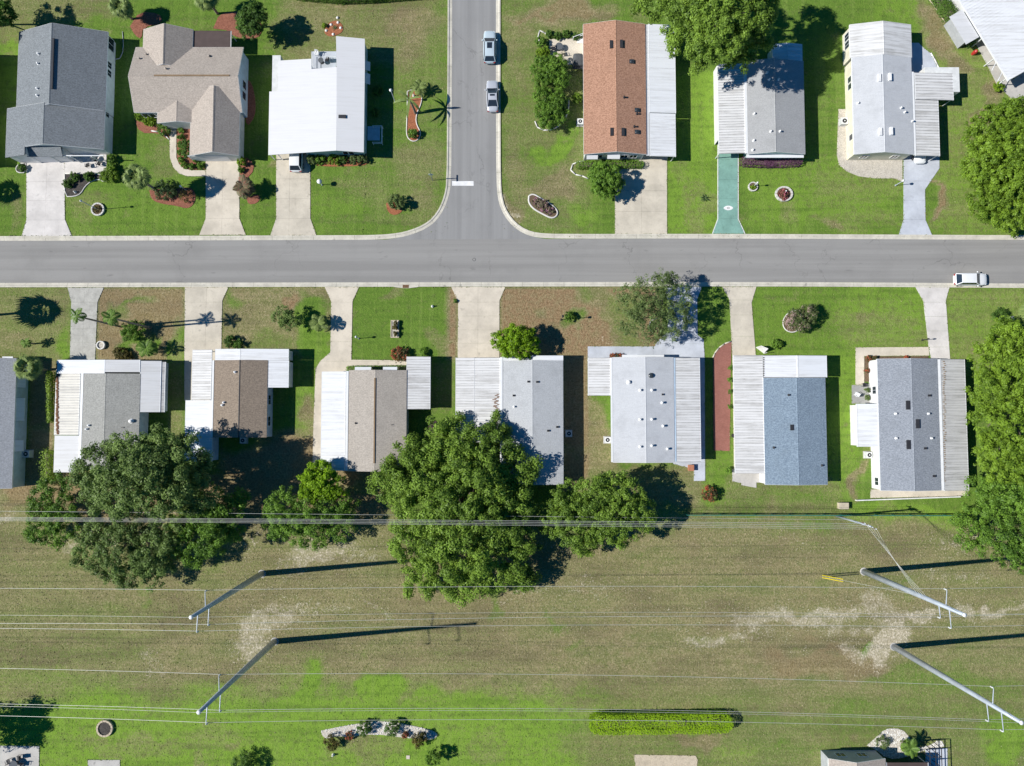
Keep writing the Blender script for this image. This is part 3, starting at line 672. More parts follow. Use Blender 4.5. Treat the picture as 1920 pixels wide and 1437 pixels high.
# driveways and paths, north side
slab('driveway', [(50, 296), (121, 296), (122, 412), (135, 443), (41, 443), (50, 413)], 'drive_white', cuts_y=(341, 377, 413), cuts_x=(86,))
slab('patio', [(121.5, 283), (200, 283), (200, 324), (121.5, 326)], 'drive_white', cuts_x=(152,), z=.07)
slab('driveway', [(386, 294), (449, 294), (449, 410), (461, 441), (374, 441), (386, 410)], 'drive_warm', cuts_y=(336, 374, 410), cuts_x=(417,))
slab('walkway', [(324, 232), (331, 232), (331, 296), (336, 308), (346, 317), (360, 320), (385.5, 320), (385.5, 331), (352, 331), (336, 326), (325, 314), (319, 296), (318, 250)], 'drive_warm', z=.07)
slab('driveway', [(518, 262), (582, 262), (582, 410), (593.5, 442), (507, 442), (518, 410)], 'drive_tan', cuts_y=(300, 336, 373, 410), cuts_x=(543,))
slab('driveway', [(1153, 318), (1175, 316), (1200, 300), (1212, 262), (1264, 262), (1250.5, 300), (1250.5, 439), (1153, 439)], 'drive_tan', cuts_y=(300, 358, 397), cuts_x=(1202,))
slab('painted_driveway', [(1347, 262), (1383, 262), (1383, 411), (1395.5, 438.6), (1336.5, 438.6), (1346.5, 411)], 'drive_green', cuts_y=(300, 337, 373, 410))
def strip(px_pts, wid, z0, z1, mat, parent, name):
    pts = PW(px_pts); mb = MB(); L = []; R = []
    for i in range(len(pts)):
        d = Vector(pts[min(i + 1, len(pts) - 1)]) - Vector(pts[max(i - 1, 0)]); d.normalize(); q = Vector((-d.y, d.x)) * wid / 2
        L.append((pts[i][0] + q.x, pts[i][1] + q.y)); R.append((pts[i][0] - q.x, pts[i][1] - q.y))
    mb.prism(L + R[::-1], z0, z1); return mb.build(name, mat, parent)
_pl = struct(bpy.data.objects.new('driveway_border_paint', None)); COL.objects.link(_pl)
strip([(1345.8, 264), (1345.8, 411), (1335.6, 438.6)], .10, .0, .068, 'line', _pl, 'white_border'); strip([(1384, 264), (1384, 411), (1396.6, 438.6)], .10, .0, .068, 'line', _pl, 'white_border')
def emblem():
    c = W(1365.3, 390.6); t = thing('driveway_emblem', 'white pointed oval emblem with grey middle on green painted driveway', 'emblem', (*c, 0))
    a, b = .70, .34; pts = [(c[0] + a * math.cos(i / 24 * math.tau), c[1] + b * math.sin(i / 24 * math.tau) * abs(math.sin(i / 24 * math.tau)) ** .35) for i in range(24)]
    MB().prism(pts, .05, .0705).build('white_oval', 'line', t)
    for sc, mm, zz in ((.42, 'patio_grey', .073), (.16, 'line', .0755)):
        MB().prism([(c[0] + (p[0] - c[0]) * sc * .8, c[1] + (p[1] - c[1]) * sc) for p in pts], .06, zz).build('grey_oval' if mm == 'patio_grey' else 'centre_spot', mm, t)
emblem()
slab('driveway', [(1694, 262), (1761, 262), (1761, 316), (1734, 356), (1735, 413), (1747, 441), (1685, 441), (1694, 412)], 'drive_blue', cuts_y=(303, 340, 376, 412))
slab('patio', [(1700, 81), (1722, 81), (1732, 91), (1745, 101), (1762, 137), (1762, 145), (1700, 145)], 'drive_blue')  # blue cast of the shade is put into this slab's colour
slab('gravel_bed', [(1572, 205), (1600, 205), (1600, 296), (1692, 296), (1692, 342), (1678, 335), (1640, 335), (1610, 331), (1588, 322), (1573, 310), (1569, 290)], 'gravel', z=.04)
slab('patio', [(1030, 74), (1096, 72), (1096, 122), (1062, 122), (1050, 108), (1030, 104)], 'drive_warm')
slab('carport_slab', [(1822, 68), (1845, 58), (1898, 150), (1920, 135), (2000, 90), (2050, 150), (1920, 190), (1907, 196), (1870, 160)], 'patio')
# south side
slab('driveway', [(127, 539.6), (195, 539.6), (183, 567), (178, 690), (131, 690), (134, 568)], 'drive_pat', cuts_y=(567, 592, 617, 642, 668), cuts_x=(157,))
slab('driveway', [(347, 538.6), (428.5, 538.6), (417, 564), (415, 670), (400, 700), (400, 752), (346, 752), (346, 660)], 'drive_tan', cuts_y=(567, 604, 640, 676, 712), cuts_x=(385,))
slab('driveway', [(609, 538.6), (673, 538.6), (661, 566), (659, 675), (763, 676), (763, 689), (652, 690), (652, 883), (586, 883), (588, 790), (592, 692), (601, 677), (619.5, 661), (621, 566)], 'drive_warm', cuts_y=(567, 604, 641, 678, 730, 790, 840))
slab('driveway', [(846, 538.4), (947.6, 538.4), (936.5, 564), (936, 800), (856, 800), (858, 670), (859, 566)], 'drive_warm', cuts_y=(567, 593, 619, 644), cuts_x=(896,))
slab('driveway', [(1102, 650), (1227, 650), (1233, 640), (1245, 629), (1252, 622), (1252, 562), (1243, 538.2), (1316, 538.2), (1307, 562), (1308, 629), (1319, 637), (1321, 671), (1322, 902), (1301, 902), (1301, 880), (1262, 870), (1262, 700), (1145, 690), (1102, 742)], 'drive_blue', cuts_y=(562, 600, 645, 720, 790, 868), cuts_x=(1225,))
slab('driveway', [(1354, 538), (1418, 538), (1409, 568), (1417, 668), (1430, 690), (1430, 880), (1376, 880), (1373, 665), (1367.5, 562)], 'drive_tan', cuts_y=(563, 591, 631, 671, 720, 780), gap=.02)
slab('brick_walkway', [(1371.5, 641), (1360, 645), (1350, 652), (1342, 661), (1337, 671), (1337, 760), (1338, 845), (1368, 846), (1370, 700)], 'brickpath', z=.05)
slab('driveway', [(1716, 538), (1780, 538.4), (1773, 564), (1781, 673), (1800, 690), (1800, 915), (1762, 915), (1745.6, 673), (1741, 650), (1731, 565)], 'drive_white', cuts_y=(567, 594, 621, 651, 700, 760, 830), gap=.02)
slab('walkway', [(1604, 652), (1740.5, 651), (1742, 667), (1620, 668), (1620, 722), (1604, 722)], 'drive_warm', cuts_x=(1650, 1690), cuts_y=(690,), z=.07)
slab('patio', [(1597, 722.5), (1632, 720), (1632, 757), (1597, 757)], 'patio_grey', z=.065)
slab('patio', [(1632, 918), (1815, 914), (1815, 930), (1632, 934)], 'drive_warm')
slab('patio', [(1373, 880), (1433, 880), (1433, 905), (1418, 905), (1418, 915), (1390, 910), (1390, 906), (1373, 903)], 'patio', z=.07)
slab('patio', [(-40, 1398), (74, 1399), (73, 1480), (-40, 1480)], 'patio')
slab('slab_pad', [(165, 1425), (225, 1425), (226, 1470), (165, 1470)], 'patio')
slab('sand_pad', [(1188, 1415), (1304, 1417), (1308, 1424), (1304, 1460), (1195, 1460)], 'sandpad', z=.05)
slab('storm_drain_apron', [(738, 538.6), (757, 541), (767, 541), (785, 538.6), (785, 536), (738, 536)], 'kerb', z=.14)
def drain():
    c = W(761, 537.6); t = thing('storm_drain', 'rusty brown storm drain grate in the south kerb', 'drain', (*c, .14))
    MB().box(c[0] - .45, c[0] + .45, c[1] - .24, c[1] + .24, .10, .146).build('frame', 'wood', t)
    for i in range(7): MB().box(c[0] - .40 + i * .125, c[0] - .34 + i * .125, c[1] - .2, c[1] + .2, .14, .17).build('grate_bar', 'rust', t)
drain()

# ------------------------------------------------------------------ houses
def house(label, px, py, group=None, name='house', cat='house'):
    CUR[0] = py; return thing(name, label, cat, (*W(px, py), 0), group)
CUR = [787]
def XX(px, z, py=None): return W(px, CUR[0] if py is None else py, z)[0]
def YY(py, z): return W(960, py, z)[1]
def gable(root, L, T, R, B, rg, ze=2.7, zr=3.7, mat='r_grey', wall='offwhite', axis='y', oh=.30, walls=True, fascia='trim', cap=None, th=.10, name='roof', asym=None):
    CUR[0] = (T + B) / 2; xl, xr, yt, yb = XX(L, ze), XX(R, ze), YY(T, ze), YY(B, ze)
    zl, zrr = asym or (ze, ze)
    if axis == 'y':
        xm = XX(rg, zr)
        r = MB().sweepy([(xl, zl), (xl, zl - th), (xm, zr - th), (xr, zrr - th), (xr, zrr), (xm, zr)], yb, yt).build(name, mat, root)
        if walls: MB().sweepy([(xl + oh, -.05), (xr - oh, -.05), (xr - oh, zrr - th + .02 + oh * (zr - zrr) / max(.1, xr - xm) * .5), (xm, zr - th - .01), (xl + oh, zl - th + .02 + oh * (zr - zl) / max(.1, xm - xl) * .5)], yb + oh * .6, yt - oh * .6).build('wall', wall, root)
        c = MB().sweepy([(xm - .16, zr - .055), (xm, zr + .03), (xm + .16, zr - .055), (xm, zr - .06)], yb, yt).build('ridge_cap', cap or mat, r)
        if fascia:
            f = MB(); f.box(xl - .02, xl + .04, yb, yt, zl - .22, zl - .012); f.box(xr - .04, xr + .02, yb, yt, zrr - .22, zrr - .012)
            for yy in (yb - .025, yt):
                f.sweepy([(xl, zl - .01), (xl, zl - .20), (xm, zr - .20), (xr, zrr - .20), (xr, zrr - .01), (xm, zr - .01)], yy, yy + .025)
            f.build('fascia', fascia, root)
    else:
        ym = YY(rg, zr)
        r = MB().sweepx([(yb, ze), (yb, ze - th), (ym, zr - th), (yt, ze - th), (yt, ze), (ym, zr)], xl, xr).build(name, mat, root)
        if walls: MB().sweepx([(yb + oh, -.05), (yt - oh, -.05), (yt - oh, ze - th + .05), (ym, zr - th - .01), (yb + oh, ze - th + .05)], xl + oh * .6, xr - oh * .6).build('wall', wall, root)
        c = MB().sweepx([(ym - .16, zr - .055), (ym, zr + .03), (ym + .16, zr - .055), (ym, zr - .06)], xl, xr).build('ridge_cap', cap or mat, r)
        if fascia:
            f = MB(); f.box(xl, xr, yb - .02, yb + .04, ze - .22, ze - .012); f.box(xl, xr, yt - .04, yt + .02, ze - .22, ze - .012)
            for xx in (xl - .025, xr): f.sweepx([(yb, ze - .01), (yb, ze - .20), (ym, zr - .20), (yt, ze - .20), (yt, ze - .01), (ym, zr - .01)], xx, xx + .025)
            f.build('fascia', fascia, root)
    xm = XX(rg, zr) if axis == 'y' else (xl + xr) / 2
    return dict(xl=xl, xr=xr, yt=yt, yb=yb, xm=xm, ym=YY(rg, zr) if axis == 'x' else 0, ze=ze, zr=zr, axis=axis, wl=xl + oh, wr=xr - oh, wb=yb + oh * .6, wt=yt - oh * .6, root=root, asym=(zl, zrr))
def roof_z(d, x, y):
    if d['axis'] == 'y':
        zl, zr_ = d['asym']
        return d['zr'] - (d['zr'] - zl) * (d['xm'] - x) / (d['xm'] - d['xl']) if x < d['xm'] else d['zr'] - (d['zr'] - zr_) * (x - d['xm']) / (d['xr'] - d['xm'])
    h = (d['yt'] - d['yb']) / 2; return d['zr'] - (d['zr'] - d['ze']) * abs(y - d['ym']) / h
def on_roof(d, px, py):
    z = d['ze']
    for _ in range(4): x, y = W(px, py, z); z = roof_z(d, x, y)
    return x, y, z
def vents(d, pts, mat='vent', r=.11, h=.34):
    for px, py in pts:
        x, y, z = on_roof(d, px, py); m = MB(); m.lathe((x, y, z - .08), [(r * 1.9, .06), (r * 1.7, .10), (r, .12), (r, h), (r * 1.25, h), (r * 1.25, h + .06), (r * .3, h + .09)], 10); m.build('vent_pipe', mat, d['root'], True)
def boxvents(d, pts, w=.45, l=.9, mat='dark', h=.16, name='roof_vent'):
    for px, py in pts:
        x, y, z = on_roof(d, px, py); sl = .0
        b = MB().box(x - w / 2, x + w / 2, y - l / 2, y + l / 2, z - .15, z + h).build(name, mat, d['root'])
        if name == 'skylight': MB().lathe((x, y, z + h), [(min(w, l) * .45, -.01), (min(w, l) * .36, .05), (.02, .08)], 12).build('dome', 'skydark', b, True)
def flat(root, L, T, R, B, zl, zr, mat='p_clean', rib=.33, posts=None, walls=None, name='carport_roof', panel=None, axis='x', oh=.15, ribh=.035, beam=True):
    CUR[0] = (T + B) / 2; zm = (zl + zr) / 2; xl, xr, yt, yb = XX(L, zl), XX(R, zr), YY(T, zm), YY(B, zm); th = .07
    if panel:                                  # wide sheets one can tell apart
        n = max(1, round((yt - yb) / panel)); r = None
        for i in range(n):
            a = yb + (yt - yb) * i / n; b = yb + (yt - yb) * (i + 1) / n; dz = RNG.uniform(-.006, .006)
            MB().sweepy([(xl, zl + dz), (xl, zl - th + dz), (xr, zr - th + dz), (xr, zr + dz)], a + .02, b - .02).build('roof_panel', mat, root)
        MB().sweepy([(xl + .03, zl - .03), (xl + .03, zl - .11), (xr - .03, zr - .11), (xr - .03, zr - .03)], yb + .03, yt - .03).build(name, 'p_grey', root)
    else:
        r = MB().sweepy([(xl, zl), (xl, zl - th), (xr, zr - th), (xr, zr)], yb, yt).build(name, mat, root)
        if rib:
            m = MB(); n = int((yt - yb) / rib) if axis == 'x' else int((xr - xl) / rib)
            for i in range(n + 1):
                if axis == 'x':
                    y = yb + .03 + (yt - yb - .06) * i / max(1, n); m.sweepy([(xl + .01, zl - .01), (xr - .01, zr - .01), (xr - .01, zr + ribh), (xl + .01, zl + ribh)], y - .024, y + .024)
                else:
                    x = xl + .03 + (xr - xl - .06) * i / max(1, n); z = zl + (zr - zl) * i / max(1, n); m.box(x - .022, x + .022, yb + .01, yt - .01, z - .02, z + ribh)
            rb = m.build('roof_ribs', 'p_seam' if mat in ('p_dirty', 'p_cream', 'p_worn') else mat, r, kind='stuff')
    if beam:
        for x, z in ((xl, zl), (xr, zr)): MB().box(x - .035, x + .035, yb - .01, yt + .01, z - .20, z - .02 - th * .1 + .035).build('edge_gutter', 'trim', root)
    if posts:
        px = xl + .18 if 'L' in posts else xr - .18; z = zl if 'L' in posts else zr
        n = max(2, int((yt - yb) / 3.2) + 1)
        for i in range(n):
            y = yb + .2 + (yt - yb - .4) * i / (n - 1); MB().box(px - .05, px + .05, y - .05, y + .05, -.02, z - .1).build('post', 'trim', root)
    if walls:
        MB().prism([(xl + oh, yb + oh), (xr - oh, yb + oh), (xr - oh, yt - oh), (xl + oh, yt - oh)], -.05, [zl - th + .01, zr - th + .01, zr - th + .01, zl - th + .01]).build('room_wall', walls, root)
    return dict(xl=xl, xr=xr, yt=yt, yb=yb, zl=zl, zr=zr, root=root)
def window(root, side, wall, a, z, w=1.0, h=1.0, bars=1):
    m = MB(); g = MB(); t = .06; fw = .07
    def bx(mb, a0, a1, z0, z1, d0, d1):
        if side == 'E': mb.box(wall + d0, wall + d1, a0, a1, z0, z1)
        elif side == 'W': mb.box(wall - d1, wall - d0, a0, a1, z0, z1)
        elif side == 'S': mb.box(a0, a1, wall - d1, wall - d0, z0, z1)
        else: mb.box(a0, a1, wall + d0, wall + d1, z0, z1)
    bx(m, a - w / 2 - fw, a + w / 2 + fw, z - h / 2 - fw, z - h / 2, -.02, t); bx(m, a - w / 2 - fw, a + w / 2 + fw, z + h / 2, z + h / 2 + fw, -.02, t)
    bx(m, a - w / 2 - fw, a - w / 2, z - h / 2, z + h / 2, -.02, t - .002); bx(m, a + w / 2, a + w / 2 + fw, z - h / 2, z + h / 2, -.02, t - .002)
    for i in range(bars): q = a - w / 2 + w * (i + 1) / (bars + 1); bx(m, q - .02, q + .02, z - h / 2, z + h / 2, .005, t - .006)
    bx(g, a - w / 2, a + w / 2, z - h / 2, z + h / 2, -.02, .02)
    f = m.build('window', 'trim', root); g.build('pane', 'glass', f); return f
def door(root, side, wall, a, w=.95, h=2.05, z0=.1, mat='white'):
    m = MB()
    if side in 'EW': s = 1 if side == 'E' else -1; m.box(wall - .03, wall + s * .05, a - w / 2, a + w / 2, z0, z0 + h)
    else: s = 1 if side == 'N' else -1; m.box(a - w / 2, a + w / 2, wall - .03, wall + s * .05, z0, z0 + h)
    d = m.build('door', mat, root); k = MB()
    if side in 'EW': k.lathe((wall + s * .09, a + w * .38, z0 + 1.0), [(.03, -.03), (.04, 0), (.02, .03)], 8)
    else: k.lathe((a + w * .38, wall + s * .09, z0 + 1.0), [(.03, -.03), (.04, 0), (.02, .03)], 8)
    k.build('handle', 'steel', d); return d
def awning(root, side, wall, a, w, z=2.25, out=.65, drop=.35, mat='p_smooth'):
    m = MB(); s = 1 if side in 'EN' else -1
    prof = [(wall, z), (wall, z + .05), (wall + s * out, z - drop + .05), (wall + s * out, z - drop)]
    (m.sweepy if side in 'EW' else m.sweepx)(prof, a - w / 2, a + w / 2); m.build('awning', mat, root)
def gutter(root, px, T, B, z, w=.22, mat='trim'):
    CUR[0] = (T + B) / 2; x = XX(px, z); MB().box(x - w / 2, x + w / 2, YY(B, z), YY(T, z), z - .14, z + .02).build('gutter', mat, root)
def ac_unit(label, px, py, s=.85, pad=True):
    b = W(px, py); t = thing('air_conditioner', label, 'air conditioner', (*b, 0), 'air conditioning units beside the houses')
    MB().box(b[0] - s * .62, b[0] + s * .62, b[1] - s * .62, b[1] + s * .62, -.03, .09).build('base_pad', 'patio', t)
    c = MB().box(b[0] - s / 2, b[0] + s / 2, b[1] - s / 2, b[1] + s / 2, .09, .82).build('cabinet', 'offwhite', t)
    MB().lathe((b[0], b[1], .80), [(s * .34, 0), (s * .34, .045), (s * .30, .05), (s * .29, .03)], 18).build('fan_guard', 'blackp', c)
    MB().lathe((b[0], b[1], .84), [(s * .11, 0), (s * .11, .03), (.02, .04)], 12).build('fan_hub', 'offwhite', c)
    for i in range(5): MB().box(b[0] - s / 2 - .012, b[0] + s / 2 + .012, b[1] - s / 2 - .012, b[1] + s / 2 + .012, .18 + i * .11, .21 + i * .11).build('louvre', 'grey', c)
    return t

# --- A: dark slate roof, top left
h = house('white house with dark slate grey gable roof at top left', 110, 250)
d = gable(h, 33, 60, 200, 208, 94, 2.7, 5.0, 'r_dark', 'white', oh=.35, cap='r_dark')
d2 = gable(h, 12, 204, 196, 280, 81, 2.72, 4.72, 'r_dark', 'white', oh=.35)
xw, xe = XX(12, 2.7), XX(49, 3.6); yb = YY(296, 2.7)
MB().sweepy([(xw, 2.72), (xw, 2.60), (xe, 3.65), (xe, 3.77)], yb, d2['yb'] - .01).build('garage_roof', 'r_dark', h)
MB().sweepy([(xw + .35, -.05), (xe - .02, -.05), (xe - .02, 3.5), (xw + .35, 2.65)], yb + .2, d2['yb'] + .2).build('garage_wall', 'white', h)
x0, x1 = XX(50, 3), XX(118, 2.9); y1 = d2['yb'] + .15; y0 = YY(294, 2.75)
MB().sweepx([(y0, 2.62), (y0, 2.74), (y1, 3.35), (y1, 3.2)], x0, x1).build('pent_roof', 'r_dark', h)
MB().box(x0, x1 - .1, y0 + .25, y1, -.05, 2.68).build('garage_wall', 'white', h)
gd = MB(); gx0, gx1 = XX(54, 1.2), XX(116, 1.2); gd = None
for i in range(4): MB().box(XX(55, 0), XX(117, 0), y0 + .19, y0 + .24, .08 + i * .52, .56 + i * .52).build('garage_door_panel', 'trim', h)
for i in range(3): MB().box(XX(192, 0) - .06 - i * 3.0, XX(192, 0) + .06 - i * 3.0, YY(305, 0) - .06, YY(305, 0) + .06, 0, 2.5).build('porch_post', 'trim', h)
MB().box(XX(120, 2.5), XX(196, 2.5), YY(297, 2.5), d2['yb'] + .1, 2.48, 2.6).build('porch_beam_frame', 'trim', h) if False else None
MB().box(XX(119, 2.5), XX(196, 2.5), YY(293, 2.5), YY(291.5, 2.5), 2.35, 2.55).build('porch_beam', 'trim', h)
vents(d, [(73, 102), (72, 120), (71, 167), (71, 180)])
for yp, w in ((122, .9), (137, .9)): window(h, 'E', d['wr'], YY(yp, 1.6), 1.6, w, 1.2, 1)
window(h, 'E', d2['wr'], YY(214, 1.6), 1.6, .9, .9, 1); window(h, 'E', d['wr'], YY(82, 1.5), 1.5, 1.8, 1.9, 1)
MB().box(XX(94, 5.05) - .12, XX(94, 5.05) + .12, YY(167, 5), YY(72, 5), 4.93, 5.06).build('ridge_vent', 'dark', h)
# --- B: taupe cross gables
h = house('beige house with taupe shingle cross gables and brown lanai roof', 350, 200)
d = gable(h, 253, 89, 455, 211, 142, 2.7, 4.5, 'r_taupe', 'bluewhite', 'x', oh=.4)
dn = gable(h, 268, 55.5, 361, 130, 306, 2.72, 4.3, 'r_taupe', 'offwhite', oh=.35)
df = gable(h, 357, 170, 449, 292, 399, 2.74, 4.27, 'r_taupe', 'offwhite', oh=.35)
ds = gable(h, 295, 190, 372, 231, 331, 2.6, 3.3, 'r_taupe', 'offwhite', oh=.3)
flat(h, 361, 58, 433, 89, 2.55, 2.5, 'r_lanai', rib=1.6, name='lanai_roof', walls=None, posts='R')
vents(d, [(275, 103), (262, 111), (312, 130), (393, 107)], 'r_taupe'); boxvents(d, [(393, 106)], .3, .3)
for yp in (160, 180): window(h, 'E', d['wr'] + .16, YY(yp, 1.5), 1.5, 1.1, 1.2, 0)
for xp in (278, 290): window(h, 'S', d['wb'] - .16, XX(xp, 1.5), 1.5, .9, 1.2, 0)
yr_ = d['ym']; MB().box(XX(291, 4.5), XX(432, 4.5), yr_ - .10, yr_ + .10, 4.46, 4.59).build('ridge_vent', 'wood', h)
for i in range(4): MB().box(XX(369, 0), XX(440, 0), df['wb'] - .05, df['wb'] + .02, .1 + i * .5, .57 + i * .5).build('garage_door_panel', 'trim', h)
# --- C: bright white roof
h = house('house with bright white low slope roof and open carport', 600, 200)
xr_, xm_ = XX(684, 3.1), XX(631, 3.6)
def slope(poly_px, zfun, mat, nm, root, th=.1):
    vs = []; n = len(poly_px)
    for px, py in poly_px:
        z = 3.0
        for _ in range(4): x, y = W(px, py, z); z = zfun(x)
        vs.append((x, y, z))
    m = MB(); m.add(vs + [(a, b, c - th) for a, b, c in vs], [tuple(range(n))[::-1], tuple(range(n, 2 * n))] + [(i, (i + 1) % n, n + (i + 1) % n, n + i) for i in range(n)])
    return m.build(nm, mat, root)
zf = lambda x: 3.6 - (xm_ - x) * (.85 / (xm_ - XX(505, 2.7)))
slope([(522, 114), (584, 110.5), (584, 129.5), (631, 126), (631, 282.5), (503, 291), (505, 172), (521, 171.5)], zf, 'r_white', 'west_roof', h)
zf2 = lambda x: 3.6 - (x - xm_) * (.5 / (xr_ - xm_))
slope([(630, 68), (684, 73), (684, 128), (631, 125.5)], lambda x: zf2(x) + .012, 'r_white', 'roof', h); slope([(631, 125.5), (684, 128), (682, 286), (631, 282.5)], zf2, 'r_white', 'roof', h)
wx0, wx1 = XX(580, 0), xr_ - .32; wy0, wy1 = YY(296, 0), YY(77, 2.7)
MB().sweepy([(wx0, -.05), (wx1, -.05), (wx1, zf2(wx1) - .1), (xm_, 3.48), (wx0, zf(wx0) - .1)], wy0 + .15, YY(133, 2.7)).build('wall', 'teal', h)
MB().sweepy([(xm_ + .2, -.05), (wx1, -.05), (wx1, zf2(wx1) - .09), (xm_ + .2, 3.4)], YY(133, 2.7), wy1).build('wall', 'teal', h)
for px in (507, 522): 
    for py in (176, 215, 255, 289): MB().box(XX(px, 2.4) - .05, XX(px, 2.4) + .05, YY(py, 2.4) - .05, YY(py, 2.4) + .05, 0, 2.45).build('post', 'trim', h) if not (px == 522 and py < 280) else None
MB().box(XX(520, 0), XX(535, 0), YY(250, 0), YY(120, 0), -.05, 2.45).build('utility_room_wall', 'offwhite', h)
dC = dict(xl=XX(578, 2.7), xr=xr_, xm=xm_, ze=2.75, zr=3.6, axis='y', asym=(2.95, 2.75), root=h)
boxvents(dC, [(642, 219.5)], 1.05, .5); boxvents(dC, [(658, 210), (664, 205.5)], .35, .12, h=.1)
for yp, w in ((123, 1.2), (147, 1.4)): window(h, 'E', wx1, YY(yp, 1.5), 1.5, w, 1.0, 1); awning(h, 'E', wx1, YY(yp, 2.1), w + .15, 2.25, .75, .55)
for xp in (649, 660): window(h, 'S', wy0 + .15, XX(xp, 1.5), 1.5, .7, 1.1, 0)
st = MB(); 
for i in range(4): MB().box(XX(690, 0), XX(713, 0) - i * .0, YY(264, 0), YY(238, 0), -.02, .18 + i * .0).build('porch_landing', 'bluewhite', h) if i == 0 else None
rl = MB(); a, b, c, e = XX(699, 1), XX(716, 1), YY(236, 1), YY(267, 1)
for p, q in (((a, c), (b, c)), ((b, c), (b, e)), ((b, e), (a, e))):
    for z in (.55, 1.0): rl.tube([(*p, z), (*q, z)], .045, 6)
for p in ((a, c), (b, c), (b, e), (a, e), (b, (c + e) / 2)): rl.tube([(*p, 0), (*p, 1.02)], .05, 6)
rl.build('porch_railing', 'trim', h)
rl = MB(); p0, p1, p2 = W3(584.5, 101, 1), W3(584.5, 127, 1), W3(630, 106, 1)
for z in (.5, 1.0): MB().tube([(p0[0], p0[1], z), (p1[0], p1[1], z)], .04, 6).build('patio_rail', 'trim', h); MB().tube([(XX(607, 1), YY(106, 1), z), (p2[0], p2[1], z)], .04, 6).build('patio_rail', 'trim', h)
# --- D: terracotta shingles
h = house('house with terracotta shingle roof beside the side street', 1155, 200)
d = gable(h, 1094, 45.5, 1211, 289.5, 1155.5, 2.7, 3.75, 'r_orange', 'offwhite', oh=.25)
MB().box(XX(1211, 2.6), XX(1217, 2.6), YY(292, 2.6), YY(46, 2.6), 2.42, 2.56).build('gutter', 'p_grey', h)
flat(h, 1217, 46, 1266, 212, 2.62, 2.35, 'p_smooth', panel=1.55, posts='R', walls='offwhite'); flat(h, 1219, 213, 1266.5, 293.5, 2.6, 2.33, 'p_clean', rib=.37, posts='R')
boxvents(d, [(1146, 84), (1165, 83), (1147, 248), (1168, 248)], .42, 1.15); boxvents(d, [(1184, 116), (1194, 207), (1194, 248)], .65, .6, 'skydark', .12, 'skylight'); vents(d, [(1170, 183), (1194, 214), (1189, 238)], 'dark')
for xp in (1122, 1170, 1187): window(h, 'S', d['wb'], XX(xp, 1.5), 1.5, 1.0, 1.1, 1)
awning(h, 'S', d['wb'], XX(1110, 2), 1.6, 2.3, .6, .4); awning(h, 'S', d['wb'], XX(1150, 2), 1.8, 2.3, .55, .4)
for yp in (75, 130, 190, 250): window(h, 'W', d['wl'], YY(yp, 1.5), 1.5, 1.1, 1.0, 1)
# --- E: mid grey roof with white carport
h = house('house with mid grey shingles and streaked carport beside green painted driveway', 1430, 200)
d = gable(h, 1401, 115, 1508, 289, 1453.5, 2.7, 3.6, 'r_grey', 'teal', oh=.25)
flat(h, 1347, 120, 1396, 288, 2.35, 2.6, 'p_dirty', rib=.38, posts='L', ribh=.05); gutter(h, 1398.5, 118, 288, 2.68, .36)
MB().box(XX(1347, 2.3) + .02, XX(1347, 2.3) + .10, YY(262, 2), YY(122, 2), -.05, 2.2).build('room_wall', 'white', h)
flat(h, 1449, 82, 1476.5, 116, 2.5, 2.9, 'p_clean', rib=.36, name='rear_roof', walls='teal', ribh=.05); flat(h, 1477, 82, 1504, 116, 2.9, 2.5, 'p_clean', rib=.36, name='rear_roof', walls='teal', ribh=.05); CUR[0] = 200
vents(d, [(1438, 137), (1442, 150), (1459, 150), (1414, 214), (1413, 264), (1445, 247), (1462, 247), (1411, 282)])
for xp in (1432, 1440, 1464, 1472): window(h, 'S', d['wb'], XX(xp, 1.5), 1.5, .7, 1.1, 0)
MB().box(XX(1398, 2.2), XX(1505, 2.2), d['wb'] - .5, d['wb'] - .02, 2.12, 2.2).build('front_canopy', 'p_smooth', h)
# --- F: pale grey membrane roof
h = house('cream house with pale grey roof and pale blue painted driveway', 1655, 220)
d = gable(h, 1599.5, 108.5, 1711, 289.5, 1657.5, 2.7, 3.65, 'r_pale', 'cream', oh=.2)
dr = gable(h, 1594, 46.5, 1709, 108, 1657, 2.72, 3.68, 'p_dirty', 'cream', oh=.2, name='rear_roof')
gutter(h, 1713.5, 135, 291, 2.62, .3)
flat(h, 1716, 137.5, 1787, 187.5, 2.6, 2.3, 'p_dirty', rib=.40, posts='R', ribh=.05); flat(h, 1716, 188, 1760.5, 292.5, 2.59, 2.36, 'p_dirty', rib=.40, posts='R', ribh=.05)
MB().box(XX(1720, 0), XX(1783, 0), YY(186, 0), YY(141, 0), -.05, 2.3).build('room_wall', 'offwhite', h)
boxvents(d, [(1648, 147), (1667.5, 145.5), (1650, 248), (1670, 247)], .36, 1.1, 'vent', .3); vents(d, [(1608, 194), (1689, 203), (1696, 211), (1710, 228)])
for yp in (150, 163, 258): window(h, 'W', d['wl'], YY(yp, 1.5), 1.5, .8, 1.0, 0)
for yp in (70, 85): window(h, 'W', dr['wl'], YY(yp, 1.4), 1.4, 1.0, 1.3, 1)
for xp in (1619, 1676): window(h, 'S', d['wb'], XX(xp, 1.5), 1.5, .9, 1.0, 1)
